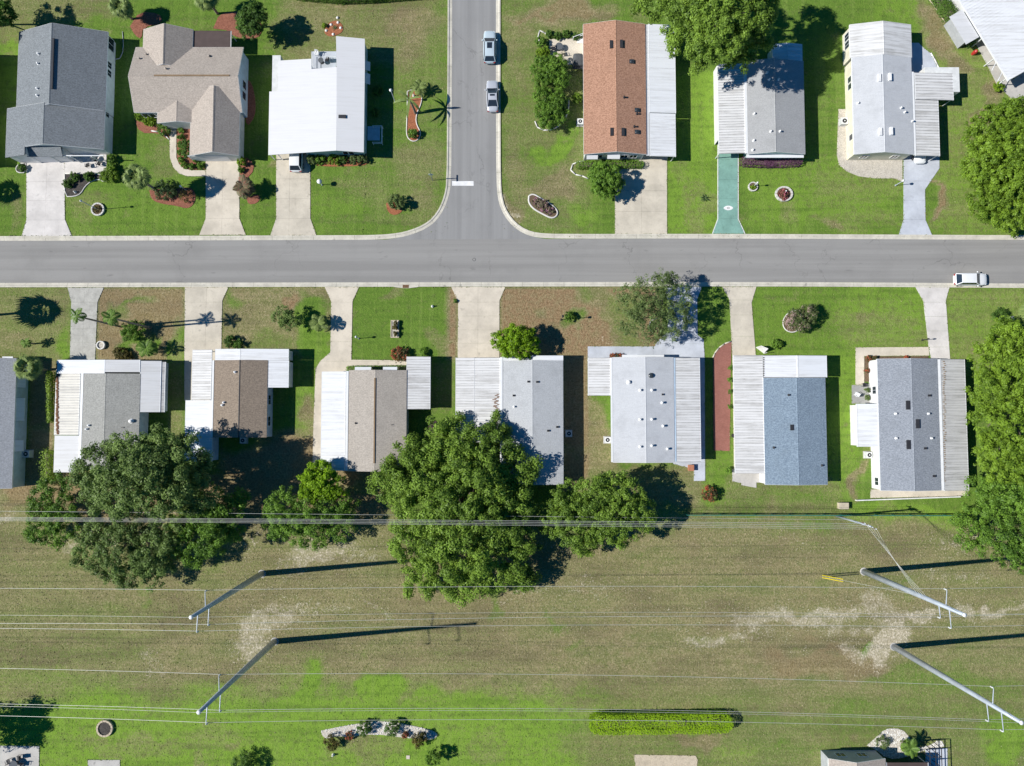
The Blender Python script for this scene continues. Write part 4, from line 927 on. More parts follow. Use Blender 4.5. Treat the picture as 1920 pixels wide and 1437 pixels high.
# --- G: turned house top right
def houseG():
    A, Bp, Cp = W3(1800, 0, 2.6), W3(1891.5, 151, 2.6), W3(1985, 98, 2.6)
    u = Vector((Bp[0] - A[0], Bp[1] - A[1], 0)); L = u.length * 1.7; u.normalize(); v = Vector((-u.y, u.x, 0))
    if v.x < 0: v = -v
    t = thing('house', 'white ribbed metal roof house turned diagonally at top right corner', 'house', (Bp[0], Bp[1], 0))
    o = Vector((Bp[0], Bp[1], 0)); Wd = 9.0
    def pt(a, b, z): q = o - u * a + v * b; return (q.x, q.y, z)
    def hexa(a0, a1, b0, b1, z00, z01, th, nm, mat, kind=None):
        vs = [pt(a0, b0, z00), pt(a1, b0, z00), pt(a1, b1, z01), pt(a0, b1, z01)]
        vs += [(x, y, z - th) for x, y, z in vs]
        return MB().add(vs, [(0, 1, 2, 3), (7, 6, 5, 4), (0, 4, 5, 1), (1, 5, 6, 2), (2, 6, 7, 3), (3, 7, 4, 0)]).build(nm, mat, t, kind=kind)
    r = hexa(0, L, 0, Wd, 2.6, 3.2, .08, 'roof', 'p_clean')
    m = MB(); n = int(L / .42)
    for i in range(n):
        a = .05 + i * .42
        vs = [pt(a, .02, 2.645), pt(a + .06, .02, 2.645), pt(a + .06, Wd - .02, 3.245), pt(a, Wd - .02, 3.245)]; vs += [(x, y, z - .07) for x, y, z in vs]
        m.add(vs, [(0, 1, 2, 3), (7, 6, 5, 4), (0, 4, 5, 1), (1, 5, 6, 2), (2, 6, 7, 3), (3, 7, 4, 0)])
    m.build('roof_ribs', 'p_clean', r, kind='stuff')
    hexa(-.05, L, -.14, .0, 2.62, 2.62, .2, 'edge_gutter', 'trim')
    hexa(.8, L, 3.6, Wd - .3, 2.55, 2.55, 2.6, 'wall', 'grey'); hexa(7.5, L, .5, 3.6, 2.55, 2.55, 2.6, 'wall', 'offwhite')
    hexa(4.2, 6.0, 8.3, 8.8, 3.32, 3.32, .2, 'roof_patch', 'terra')
    hexa(7.6, 12.3, -2.2, -.2, 2.1, 2.35, .06, 'side_roof', 'p_grey'); hexa(8.0, 12, -1.9, -.1, 2.0, 2.0, 2.05, 'side_wall', 'grey')
    for a in (.4, 3.8, 7.2): 
        q = pt(a, .15, 0); MB().box(q[0] - .06, q[0] + .06, q[1] - .06, q[1] + .06, 0, 2.5).build('post', 'trim', t)
    for a in (.3, 2.0): 
        p, q = pt(a + 1.2, -.1, 2.5), pt(a + .4, -1.3, 2.45); MB().tube([p, q], .05, 6).build('brace', 'trim', t)
    m = MB(); p = pt(6.2, -.35, 0); m.lathe((p[0], p[1], 0), [(.25, 0), (.3, .5), (.22, .9), (.1, 1.0)], 10); o2 = m.build('bin', 'red'); tag(o2, 'small red bin against the diagonal white house', 'bin')
houseG()
# --- houses south of the street
h = house('house with speckled blue grey roof and pale blue wall at left edge', 0, 790)
d = gable(h, -90, 672.5, 26.5, 916, -32, 2.75, 3.7, 'r_lightgrey', 'bluewhite', oh=.1)
for yp, w in ((711, 2.4), (768, 3.2), (836, 1.6)): window(h, 'E', d['wr'], YY(yp, 1.4), 1.4, w * .8, .9, 2); awning(h, 'E', d['wr'], YY(yp, 1.8), w, 2.3, .62, .9)
MB().box(XX(0, 2.5), XX(20, 2.5), YY(674, 2.5) + .02, YY(669, 2.5), 2.45, 2.55).build('front_canopy', 'p_smooth', h)

h = house('house with sage grey shingles wrapped by white roofs, dark oak behind', 200, 790)
d = gable(h, 154, 701, 261, 880, 196, 2.7, 3.35, 'r_sage', 'offwhite', oh=.1, fascia=None, asym=(2.78, 2.7))
flat(h, 104, 677, 149, 816, 2.35, 2.62, 'p_cream', rib=.36, posts='L', ribh=.05); flat(h, 102, 817, 149, 886, 2.36, 2.62, 'p_grey', rib=None, walls='offwhite')
gutter(h, 151.6, 700, 886, 2.8, .34)
flat(h, 108, 675, 196, 700.5, 2.72, 2.92, 'p_smooth', rib=None, name='front_roof', walls='offwhite'); flat(h, 197, 675, 262, 698, 2.9, 2.72, 'p_grey', rib=None, name='front_roof', walls='offwhite')
flat(h, 262.5, 677, 301, 773, 2.66, 2.45, 'p_grey', rib=1.15, name='side_roof', walls='offwhite'); flat(h, 302, 679, 309, 773, 2.38, 2.3, 'p_worn', rib=None, name='side_gutter_roof')
vents(d, [(167, 798), (163, 805)]); vents(d, [(246, 790)], r=.2); boxvents(d, [(230, 802)], .35, .1, h=.08)
m = MB()
for i in range(46):
    yp = 684 + i * 2.85; z = 2.40; x, y = W(107.5 + RNG.uniform(-1, 1.5), yp, z); m.lathe((x, y, z - .02), [(.10, 0), (.16 + .06 * RNG.random(), .05), (.05, .09)], 6)
m.build('leaf_litter', 'rust', h, kind='stuff')

h = house('house with brown shingles and white roofs on three sides', 450, 740)
d = gable(h, 400, 676, 501, 820.5, 448.5, 2.7, 3.45, 'r_brown', 'bluewhite', oh=.12, fascia=None, cap='dark')
flat(h, 360.5, 656, 396, 750, 2.35, 2.6, 'p_dirty', rib=.36, posts='L'); flat(h, 347, 751, 398, 866, 2.4, 2.62, 'p_smooth', rib=.9, walls='bluewhite', name='utility_roof')
gutter(h, 398.4, 676, 820, 2.74, .26)
flat(h, 404, 654.5, 450, 675.5, 2.72, 2.86, 'p_clean', rib=.34, name='front_roof', walls='offwhite'); flat(h, 451, 654.5, 541, 675.5, 2.84, 2.5, 'p_clean', rib=.34, name='front_roof', walls='offwhite')
flat(h, 502, 676, 541, 727, 2.64, 2.45, 'p_clean', rib=.5, name='side_roof', walls='offwhite')
vents(d, [(441, 698), (420, 755), (417, 760)]); 
for yp in (750, 790): window(h, 'E', d['wr'], YY(yp, 1.5), 1.5, 1.3, 1.0, 1)

h = house('house with beige shingles, dark ridge vent and clean white carport', 705, 790)
d = gable(h, 653, 694.5, 762, 884, 703, 2.7, 3.4, 'r_beige', 'offwhite', oh=.1, fascia=None)
flat(h, 602.5, 697, 647, 883, 2.38, 2.6, 'p_clean', rib=.42, posts='L'); gutter(h, 650.3, 696, 883, 2.74, .34)
flat(h, 762.5, 669, 806.5, 767.5, 2.6, 2.4, 'p_dirty', rib=.36, name='side_roof', walls='offwhite')
MB().box(XX(703, 3.4) - .09, XX(703, 3.4) + .09, YY(869, 3.4), YY(709, 3.4), 3.36, 3.50).build('ridge_vent', 'wood', h)
vents(d, [(667, 794)], 'dark', .09, .25); boxvents(d, [(735, 797)], .3, .1, h=.06)
for xp, w in ((681.5, 2.3), (732, 2.0)): awning(h, 'N', d['wt'], XX(xp, 2), w, 2.45, .55, .15); window(h, 'N', d['wt'], XX(xp, 1.5), 1.5, w * .8, .9, 1)

h = house('silver grey house whose white double carport is half under the big oak', 1000, 790)
d = gable(h, 942.5, 676.5, 1056, 908.5, 998.5, 2.7, 3.4, 'r_silver', 'offwhite', oh=.12)
flat(h, 854.5, 671, 889, 830, 2.35, 2.47, 'p_dirty', rib=.36, posts='L'); flat(h, 889.6, 671, 937.5, 830, 2.47, 2.62, 'p_dirty', rib=.36)
gutter(h, 940, 670, 870, 2.74, .34); flat(h, 942, 667, 1055.5, 676, 2.72, 2.72, 'p_smooth', rib=None, name='front_roof')
boxvents(d, [(991, 716), (1007.5, 716.5), (963.5, 742), (1045, 801), (1028, 808)], .34, .26, 'blackp', .14); vents(d, [(990.5, 866), (1006.5, 865.5)], 'dark', .14, .2); vents(d, [(964, 763)])
m = MB()
for i in range(34):
    x, y = W(929 + RNG.uniform(-3, 4), 740 + i * 1.9, 2.62); m.box(x - .25 * RNG.random(), x + .25, y - .05, y + .05, 2.60, 2.645 + .03 * RNG.random())
m.build('leaf_litter', 'rust', h, kind='stuff')
for yp in (700, 760, 880): window(h, 'E', d['wr'], YY(yp, 1.5), 1.5, 1.1, .9, 1)

h = house('pale grey house ringed by smooth blue grey painted concrete', 1210, 770)
d = gable(h, 1149, 670.5, 1264, 867.5, 1211, 2.7, 3.4, 'r_pale', 'white', oh=.18)
flat(h, 1103, 671, 1144.5, 742, 2.4, 2.6, 'p_dirty', rib=.36, name='side_roof', posts='L'); gutter(h, 1147, 671, 867, 2.7, .24)
gutter(h, 1265.6, 671, 866, 2.62, .2, 'bluewhite'); flat(h, 1267.5, 671, 1313, 866.5, 2.58, 2.35, 'p_dirty', rib=.36, posts='R')
vents(d, [(1200, 732), (1200, 787), (1200, 838), (1222, 732), (1222, 786.5), (1222, 836), (1241, 755.5), (1243, 799), (1251, 842)], r=.13, h=.4); vents(d, [(1179, 717)], r=.2, h=.3); boxvents(d, [(1242.5, 740)], .3, .25, h=.12)
x, y, z = on_roof(d, 1220.5, 704.5); m = MB(); m.lathe((x, y, z - .1), [(.36, .05), (.36, .22), (.30, .30), (.08, .34)], 16); m.build('turbine_vent', 'skydark', h, True)
MB().box(XX(1167, 2.3), XX(1246, 2.3), d['wt'] + .02, YY(665.5, 2.3), 2.28, 2.36).build('front_canopy', 'p_smooth', h)
for xp in (1180, 1230): window(h, 'N', d['wt'], XX(xp, 1.5), 1.5, 1.3, 1.0, 1)

h = house('house with bright blue shingle roof and long ribbed carport', 1490, 800)
d = gable(h, 1433, 709, 1549.5, 909, 1496, 2.7, 3.4, 'r_blue', 'white', oh=.14)
flat(h, 1377, 666.5, 1431.5, 888, 2.35, 2.62, 'p_dirty', rib=.37, posts=None, ribh=.05); flat(h, 1432.3, 667, 1494, 707.5, 2.62, 2.86, 'p_clean', rib=.37, name='front_roof', walls='white'); flat(h, 1497, 667, 1550, 707.5, 2.86, 2.66, 'p_smooth', rib=None, name='front_roof', walls='white')
gutter(h, 1495.5, 667, 708, 2.88, .2)
MB().box(XX(1377, 0), XX(1377, 0) + .1, YY(885, 0), YY(676, 0), -.05, 2.3).build('carport_wall', 'white', h)
for yp in (690, 720, 752): MB().box(XX(1376, 0) - .02, XX(1376, 0) + .02, YY(yp + 11, 1), YY(yp - 11, 1), .9, 2.0).build('shutter', 'teal', h)
vents(d, [(1479, 741), (1451, 839.5), (1541, 873)], 'dark', .1, .25); boxvents(d, [(1484.5, 802)], .42, .8)
m = MB()
for i in range(11): x, y = W(1432, 671 + i * 3.3, 2.66); m.box(x - .1, x + .1, y - .05, y + .05, 2.6, 2.685)
m.build('seam_gaps', 'dark', h, kind='stuff')

h = house('house with speckled blue grey shingles and weathered carport beside bright green trees', 1720, 800)
d = gable(h, 1648, 673.5, 1761.5, 920, 1712, 2.7, 3.5, 'r_bluegrey', 'white', oh=.12)
gutter(h, 1764.4, 674, 920, 2.68, .36); flat(h, 1767.5, 674, 1812.5, 920.5, 2.6, 2.35, 'p_worn', rib=.36, posts='R')
flat(h, 1607, 757.5, 1647, 838, 2.3, 2.6, 'p_clean', rib=1.5, name='side_roof', walls='white', axis='y')
boxvents(d, [(1702, 760), (1720, 795), (1703, 834)], .5, 1.25); boxvents(d, [(1742, 742), (1734.5, 841), (1751, 893)], .4, .28); vents(d, [(1679, 776), (1680, 822), (1740, 776), (1746, 822)])
for yp in (732, 903): window(h, 'W', d['wl'], YY(yp, 1.5), 1.5, 1.0, 1.0, 1)
m = MB()
for i in range(60): x, y = W(1769.5 + RNG.uniform(-1, 3), 678 + i * 3.8, 2.62); m.box(x - .09, x + .12, y - .06, y + .05, 2.60, 2.66)
m.build('leaf_litter', 'wood', h, kind='stuff')
m = MB(); a, b = W(1603, 938), W(1797, 931)
for i in range(8):
    p = (a[0] + (b[0] - a[0]) * i / 8, a[1] + (b[1] - a[1]) * i / 8); q = (a[0] + (b[0] - a[0]) * (i + 1) / 8, a[1] + (b[1] - a[1]) * (i + 1) / 8)
t = thing('garden_wall', 'low white garden wall behind the blue grey house', 'wall', (*a, 0))
for i in range(10):
    p = (a[0] + (b[0] - a[0]) * i / 10, a[1] + (b[1] - a[1]) * i / 10); q = (a[0] + (b[0] - a[0]) * (i + .98) / 10, a[1] + (b[1] - a[1]) * (i + .98) / 10)
    MB().prism([(p[0], p[1] - .07), (q[0], q[1] - .07), (q[0], q[1] + .07), (p[0], p[1] + .07)], -.05, .6).build('wall_panel', 'white', t)
# bottom right house with lanai
h = house('beige roofed house with dark screened lanai at bottom edge', 1600, 1425)
d = gable(h, 1555, 1423, 1662, 1560, 1608, 2.7, 3.9, 'r_taupe', 'grey', 'y', oh=.1)
for xp in (1578, 1618): window(h, 'N', d['wt'], XX(xp, 1.5), 1.5, 1.2, 1.0, 1)
flat(h, 1664, 1430, 1742, 1560, 2.5, 2.45, 'r_lanai', rib=1.3, name='lanai_roof', posts='R')
CUR[0] = 1430; cg = MB(); xs_ = [XX(p, 2.3) for p in (1744, 1755, 1766)]; ys_ = [YY(p, 2.3) for p in (1403, 1420, 1440, 1460)]
for x in xs_: cg.box(x - .04, x + .04, ys_[-1], ys_[0], 2.26, 2.34)
for y in ys_: cg.box(xs_[0], xs_[-1], y - .04, y + .04, 2.25, 2.33)
for x in xs_:
    for y in ys_: cg.box(x - .039, x + .039, y - .039, y + .039, 0, 2.3)
cg.build('screen_cage', 'dark', h)
slab('patio', [(1735, 1403), (1776, 1403), (1776, 1460), (1735, 1460)], 'drive_blue')
# neighbour whose shadow falls into the left edge
h = house('neighbouring house beyond the left edge that shades the lawn strip', -100, 200)
gable(h, -150, 90, -30, 305, -90, 2.7, 3.6, 'r_grey', 'offwhite', oh=.2)

ac_unit('air conditioner beside the pale blue wall at the left edge', 55.5, 851, .95); ac_unit('air conditioner behind the brown shingle house', 459, 826, .8)
ac_unit('air conditioner in shade east of the silver grey house', 1066, 813, .85); ac_unit('white air conditioner on the dry lawn west of the pale grey house', 1138, 825, .85)
ac_unit('air conditioner below the white side room of the blue grey house', 1625, 853, .85); ac_unit('air conditioner on the gravel beside the cream house', 1579, 231, .95); ac_unit('air conditioner between fig hedge and terracotta roof', 1087, 232, .8)

# ------------------------------------------------------------------ power lines
def tpole(label, base, top, zr, arms):
    bx, by = W(*base)
    rb = math.hypot(base[0] - 960, base[1] - 787); rt = math.hypot(top[0] - 960, top[1] - 787)
    hgt = CAM_H * (1 - rb / rt)
    t = thing('transmission_pole', label, 'power pole', (bx, by, 0), 'tall steel transmission poles in the easement')
    MB().tube([(bx, by, -.2), (bx, by, hgt * .5), (bx, by, hgt)], [.43, .33, .20], 16).build('shaft', 'steel', t, True)
    MB().lathe((bx, by, hgt - .02), [(.24, 0), (.24, .10), (.05, .16)], 14).build('pole_cap', 'trim', t, True)
    MB().lathe((bx, by, -.02), [(.58, 0), (.56, .06), (.5, .08)], 18).build('footing', 'patio', t)
    tips = []
    for s, L, dz in arms:
        z = hgt - dz
        a = MB().tube([(bx, by + s * .15, z - .1), (bx, by + s * L, z + .15)], [.07, .04], 8).build('arm', 'steel', t)
        MB().lathe((bx, by + s * L, z - .85), [(.04, .45), (.09, .5), (.09, .58), (.05, .62), (.10, .7), (.10, .8), (.04, .95)], 10).build('insulator', 'insul', a, True)
        tips.append((bx, by + s * L, z - .4))
    tips.append((bx, by, hgt + .1)); return tips
P1 = tpole('steel transmission pole left of centre, nearer the big oak', (491, 1076), (360, 1156), 0, [(1, 2.0, 3.6), (-1, 2.1, 1.6), (-1, 2.2, 4.6)])
P2 = tpole('steel transmission pole left of centre, nearer the lower lawns', (515, 1203), (376, 1333), 0, [(1, 2.0, 5.2), (-1, 2.1, 2.0), (-1, 2.2, 5.6)])
P3 = tpole('steel transmission pole at right with yellow guarded guy wire', (1620, 1072), (1806, 1151), 0, [(1, 2.0, 3.2), (-1, 1.6, 4.6), (-1, 2.2, 2.6)])
P4 = tpole('steel transmission pole at lower right above the lanai house', (1676, 1213), (1909, 1354), 0, [(1, 2.0, 4.4), (-1, 2.1, 5.4), (-1, 2.2, 3.0)])
def wire(label, pts, r=.026, sag=.8, mat='wire', name='power_line', grp='overhead wires'):
    P = []
    for i in range(len(pts) - 1):
        a, b = Vector(pts[i]), Vector(pts[i + 1])
        for k in range(24): u = k / 24; p = a.lerp(b, u); p.z -= sag * 4 * u * (1 - u); P.append(tuple(p))
    P.append(pts[-1])
    o = MB().tube(P, r, 5).build(name, mat); return tag(o, label, 'wire', grp)
def span(a, b, label, r=.026):
    d = Vector(b) - Vector(a); d.z = 0
    wire(label, [tuple(Vector(a) - d), a, b, tuple(Vector(b) + d)], r, 1.6)
for i, (nm) in enumerate(['northern phase wire of the upper pole line', 'southern outer phase wire of the upper pole line', 'southern inner phase wire of the upper pole line', 'pole top ground wire of the upper pole line']):
    j = [0, 2, 1, 3][i]; span(P1[i], P3[j], nm, .014 if i == 3 else .020)
for i, (nm) in enumerate(['northern phase wire of the lower pole line', 'southern outer phase wire of the lower pole line', 'southern inner phase wire of the lower pole line', 'pole top ground wire of the lower pole line']):
    j = [0, 2, 1, 3][i]; span(P2[i], P4[j], nm, .014 if i == 3 else .020)
def dist_pole():
    b = W(1568, 968); hgt = 9.8; t = thing('utility_pole', 'slim grey utility pole with crossarm beside the green fence', 'power pole', (*b, 0))
    MB().tube([(*b, -.2), (*b, hgt)], [.15, .10], 10).build('shaft', 'steel', t, True)
    d = Vector((.9, -.45, 0)).normalized()
    e0, e1 = Vector((*b, hgt - .35)) - d * 1.1, Vector((*b, hgt - .35)) + d * 1.1
    MB().tube([tuple(e0), tuple(e1)], .07, 6).build('crossarm', 'wood', t)
    tips = []
    for k in (-1, -.35, .35, 1):
        p = Vector((*b, hgt - .3)) + d * .8 * k
        MB().lathe(tuple(p), [(.04, 0), (.10, .06), (.10, .14), (.05, .18), (.09, .26), (.04, .34)], 8).build('insulator', 'insul', t, True); tips.append(tuple(p + Vector((0, 0, .3))))
    for k in (-.5, .5):
        p = Vector((*b, hgt - .85)) + d * .3 * k; MB().lathe(tuple(p), [(.10, 0), (.13, .1), (.13, .42), (.06, .5)], 8).build('surge_arrester', 'insul', t, True)
    return tips
DT = dist_pole()
for k, nm in enumerate(['northern strand', 'second strand', 'third strand', 'southern strand']):
    q = W3(-420, 968.5 + k * 1.7, 8.2); wire(nm + ' of the pale cable bundle crossing the oak trees', [q, DT[k]], .019 if k < 3 else .016, .55)
    q2 = (P3[3][0] - .1, P3[3][1] + .35 - .12 * k, 15.2 - k * .5)
    wire(nm + ' of the tap from utility pole to steel pole', [DT[k], q2], .016, .5)
wire('thin lower cable running above the pale bundle past the oaks', [W3(-420, 955, 6.2), (DT[0][0], DT[0][1], 6.4)], .018, .35)
def guy():
    a = W3(1541, 1081, 0); b = (P3[3][0], P3[3][1] - .1, 13.0); t = thing('guy_wire', 'guy wire with yellow plastic guard anchored west of the steel pole', 'guy wire', a)
    MB().tube([a, b], .018, 5).build('cable', 'wire', t)
    A, B = Vector(a), Vector(b); d = (B - A).normalized()
    for o in (-.16, .16):
        s = Vector((0, o, 0)); MB().tube([tuple(A + d * .1 + s), tuple(A + d * 3.6 + s)], .055, 6).build('yellow_guard', 'yellow', t)
guy()
def fence():
    a, b = W(1285, 964), W(1800, 965); t = thing('chain_link_fence', 'green chain link fence along the north edge of the easement', 'fence', (*a, 0))
    n = 16; hgt = 1.35
    for i in range(n + 1):
        u = i / n; x, y = a[0] + (b[0] - a[0]) * u, a[1] + (b[1] - a[1]) * u; MB().tube([(x, y, -.1), (x, y, hgt + .04)], .04, 6).build('post', 'chain', t)
    for i in range(n):
        u, v = i / n, (i + 1) / n
        MB().tube([(a[0] + (b[0] - a[0]) * u, a[1] + (b[1] - a[1]) * u, hgt), (a[0] + (b[0] - a[0]) * v, a[1] + (b[1] - a[1]) * v, hgt)], .05, 6).build('top_rail', 'chain', t)
    m = MB(); L = b[0] - a[0]; k = int(L / .09)
    for i in range(k):
        for s in (-1, 1):
            x = a[0] + L * i / k; x2 = min(b[0], max(a[0], x + s * hgt)); y = a[1] + (b[1] - a[1]) * i / k
            w = .017; m.add([(x - w, y + s * .004, .02), (x + w, y + s * .004, .02), (x2 + w, y + s * .004, hgt), (x2 - w, y + s * .004, hgt)], [(0, 1, 2, 3)])
    m.build('wire_mesh', 'chain', t, kind='stuff')
fence()

# ------------------------------------------------------------------ trees
tree('oak_tree', 'broad green oak at centre, largest tree behind the houses', 'tree', (870, 965), [(785, 880, 58, 5.2), (840, 842, 50, 5.5), (905, 855, 55, 6), (962, 885, 42, 5.2), (738, 905, 40, 4.4), (805, 945, 62, 6.8), (880, 930, 70, 8), (948, 960, 52, 6), (790, 1012, 56, 6), (868, 1020, 70, 7), (940, 1040, 52, 5), (800, 1075, 42, 4.4), (880, 1085, 44, 4.4), (978, 1010, 36, 4), (985, 1085, 22, 2.2), (850, 800, 22, 4.5), (930, 800, 24, 4.5)], 'oak', pr=.8, dens=75, trunk=.5, fill=1.0, gap=.1, zmul=.68)
tree('oak_tree', 'grey green oak overhanging the sage roofed house', 'tree', (275, 900), [(195, 885, 48, 4.6), (248, 855, 40, 5), (300, 850, 42, 5.2), (345, 870, 48, 5), (305, 905, 55, 6.4), (240, 915, 50, 5.6), (188, 935, 30, 4), (368, 922, 38, 4.6), (330, 935, 30, 4.5), (265, 890, 50, 6.8), (160, 895, 24, 4)], 'oakdark', pr=.75, dens=80, trunk=.42, gap=.08, zmul=1.5)
tree('oak_tree', 'drooping grey green tree south of the pale cables at left', 'tree', (262, 1000), [(175, 1035, 30, 3.0), (228, 1030, 40, 3.6), (285, 1040, 38, 3.4), (318, 1000, 34, 3.8), (250, 1070, 30, 2.8), (200, 1068, 22, 2.5), (290, 1085, 18, 2), (240, 985, 30, 4), (180, 1000, 22, 3), (330, 1050, 18, 2.2)], 'oakdark', pr=.6, dens=85, size=.15, trunk=.3, gap=.15, zmul=1.3)
tree('tree', 'light green small tree at far left under the cables', 'tree', (112, 960), [(100, 930, 32, 3.2), (82, 985, 30, 2.8), (120, 975, 32, 3.6), (85, 950, 26, 3), (110, 1005, 20, 2.2)], 'mid', pr=.5, dens=110, size=.13, trunk=.18, gap=.1)
tree('tree', 'mid green tree between the grey green oak and the brown roofed house', 'tree', (400, 975), [(385, 945, 34, 3.4), (420, 968, 32, 3.2), (398, 1000, 40, 3.4), (345, 985, 28, 3), (440, 990, 24, 2.6), (335, 1015, 26, 2.6), (365, 1040, 22, 2.2), (445, 940, 20, 2.6)], 'mid', pr=.55, dens=95, size=.14, trunk=.25, gap=.1, zmul=1.4)
tree('tree', 'bright lime green tree touching the white carport corner', 'tree', (603, 905), [(600, 900, 30, 4.2), (588, 912, 26, 4), (618, 908, 26, 3.8), (604, 885, 18, 3.8)], 'brightleaf', pr=.42, dens=150, size=.14, trunk=.14)
tree('tree', 'loose green tree below the lime green one under the cables', 'tree', (575, 965), [(535, 955, 36, 3.2), (585, 965, 36, 3.6), (622, 958, 32, 3), (560, 988, 32, 2.8), (595, 1000, 26, 2.4), (640, 985, 26, 2.6), (520, 985, 24, 2.4), (650, 945, 22, 2.6)], 'mid', pr=.5, dens=95, size=.13, trunk=.22, gap=.2)
tree('tree', 'spreading tree right of the big central oak with shadow toward the fence', 'tree', (1120, 960), [(1068, 945, 40, 4), (1118, 935, 42, 4.8), (1168, 940, 40, 4.8), (1196, 962, 32, 4), (1150, 980, 42, 4.6), (1092, 990, 42, 3.8), (1040, 970, 32, 3), (1098, 1015, 22, 2.2), (1150, 915, 28, 4.5)], 'oak', pr=.5, dens=105, size=.14, trunk=.32, gap=.1)
tree('oak_tree', 'large rounded green tree between terracotta and grey roofs', 'tree', (1325, 70), [(1222, 12, 34, 5), (1278, 20, 42, 7), (1338, 15, 48, 8.5), (1398, 40, 44, 8), (1290, 72, 42, 6.5), (1345, 68, 48, 8.5), (1388, 88, 38, 6.5), (1312, 112, 26, 5), (1420, 85, 26, 5.5), (1300, -25, 40, 7), (1380, -25, 45, 8), (1430, 15, 24, 6)], 'oak', pr=.65, dens=100, size=.17, trunk=.4, gap=.08, zmul=1.55)
tree('tree', 'dense round yellow green tree on the lawn at upper right edge', 'tree', (1885, 322), [(1862, 250, 48, 4.4), (1905, 232, 46, 5), (1845, 310, 42, 4.5), (1900, 312, 60, 6.4), (1850, 375, 42, 4), (1900, 390, 46, 4.4), (1935, 300, 60, 6), (1935, 380, 50, 5)], 'yellowgreen', pr=.5, dens=130, size=.15, trunk=.35, fill=1.1)
tree('tree', 'tall yellow green tree beside the weathered carport at right edge', 'tree', (1880, 745), [(1850, 680, 34, 5), (1892, 652, 40, 5.5), (1858, 738, 40, 6.4), (1905, 718, 46, 7), (1852, 800, 36, 6), (1900, 800, 52, 7), (1868, 862, 40, 5.6), (1918, 870, 40, 5.6), (1885, 622, 26, 4), (1935, 760, 50, 7), (1940, 660, 40, 5)], 'yellowgreen', pr=.55, dens=100, size=.16, trunk=.4, gap=.12)
tree('tree', 'darker green tree at right edge south of the yellow green one', 'tree', (1868, 960), [(1832, 930, 36, 4), (1880, 938, 44, 5), (1822, 1000, 30, 3.4), (1868, 1008, 46, 4.4), (1908, 1000, 44, 4.6), (1898, 1045, 24, 2.6), (1925, 930, 40, 5), (1805, 965, 20, 3)], 'mid', pr=.6, dens=85, size=.15, trunk=.3, gap=.22)
tree('tree', 'airy olive green tree overhanging the south kerb', 'tree', (1236, 590), [(1185, 562, 30, 3.6), (1225, 550, 36, 4), (1262, 562, 34, 4), (1212, 598, 38, 4), (1252, 602, 34, 3.6), (1185, 605, 26, 3), (1225, 628, 20, 2.6), (1275, 590, 26, 3.4), (1245, 530, 24, 3.4)], 'sparse', pr=.42, dens=75, size=.11, fill=1.0, trunk=.2, gap=.22, zmul=1.2)
tree('tree', 'round bright lime tree at the corner of the silver grey house', 'tree', (968, 646), [(948, 643, 24, 2.6), (985, 645, 24, 2.6), (967, 634, 24, 3), (966, 655, 22, 2.8)], 'brightleaf', pr=.4, dens=150, size=.14, trunk=.16)
tree('tree', 'round clipped dark green tree in front of the terracotta house', 'tree', (1142, 347), [(1136, 340, 29, 2.3), (1124, 326, 18, 1.9), (1150, 348, 17, 1.9), (1130, 352, 18, 1.9)], 'mid', pr=.36, dens=190, size=.12, trunk=.14, fill=1.2)
tree('tree', 'tree beyond the top left corner casting shade', 'tree', (0, 48), [(-12, 18, 34, 4.5), (-20, 50, 26, 4), (10, 30, 20, 3)], 'deep', pr=.5, dens=90, trunk=.2)
tree('tree', 'tree beyond the bottom left edge shading the lawn', 'tree', (-62, 1362), [(-125, 1395, 42, 6), (-150, 1415, 40, 6), (-100, 1400, 34, 5)], 'oak', pr=.7, dens=60, trunk=.3)
tree('tree', 'tall round tree with dark crown in the red mulch bed behind the taupe house', 'tree', (486, 52), [(475, 38, 25, 3.8), (470, 55, 20, 3), (482, 25, 18, 3.8), (462, 45, 18, 3)], 'deep', pr=.36, dens=180, size=.12, trunk=.15, fill=1.2)
# fig hedge mass west of the terracotta house
tree('hedge_shrub', 'northern clump of the clipped fig hedge west of terracotta roof', 'hedge', (1032, 143), [(1018, 128, 20, 1.9), (1042, 124, 21, 1.9), (1050, 148, 18, 1.8), (1018, 155, 18, 1.8), (1033, 140, 18, 2)], 'mid', pr=.34, dens=190, size=.11, trunk=.07, fill=1.2, part='foliage', stems=1)
tree('hedge_shrub', 'southern clump of the clipped fig hedge inside white edging', 'hedge', (1034, 205), [(1018, 185, 19, 1.8), (1045, 188, 18, 1.8), (1022, 212, 21, 1.9), (1046, 214, 18, 1.7), (1028, 228, 15, 1.6), (1040, 200, 18, 1.9)], 'mid', pr=.34, dens=180, size=.11, trunk=.07, fill=1.2, part='foliage')

# palms
palm('fan palm behind the dark slate house at top edge', 248, 36, 3.2, 1.9, 'fan', 30, 'palm', group='palms in the gardens')
palm('fan palm at top edge behind the taupe house', 408, 26, 4.2, 1.9, 'fan', 28, 'palm', group='palms in the gardens')
palm('fan palm between the white and tan driveways at left', 297, 359, 6.3, 2.0, 'fan', 34, 'palm', group='palms in the gardens')
palm('fan palm beside the pale blue wall at left edge', 88, 694, 4.2, 1.95, 'fan', 30, 'palm', group='palms in the gardens')
palm('tall thin palm nearest the patched concrete driveway', 227, 613, 10.6, 1.25, 'feather', 9, 'palmgreen', tr=.12, elev=(-20, 70), group='palms in the gardens')
palm('tall thin palm rising beside the dark bush on the dry lawn', 282, 615, 10.2, 1.35, 'feather', 11, 'palmgreen', tr=.12, elev=(-20, 70), group='palms in the gardens')
palm('palm beyond the left edge whose shadow lies on the lawn', -30, 593, 7.0, 2.9, 'fan', 19, 'palm')
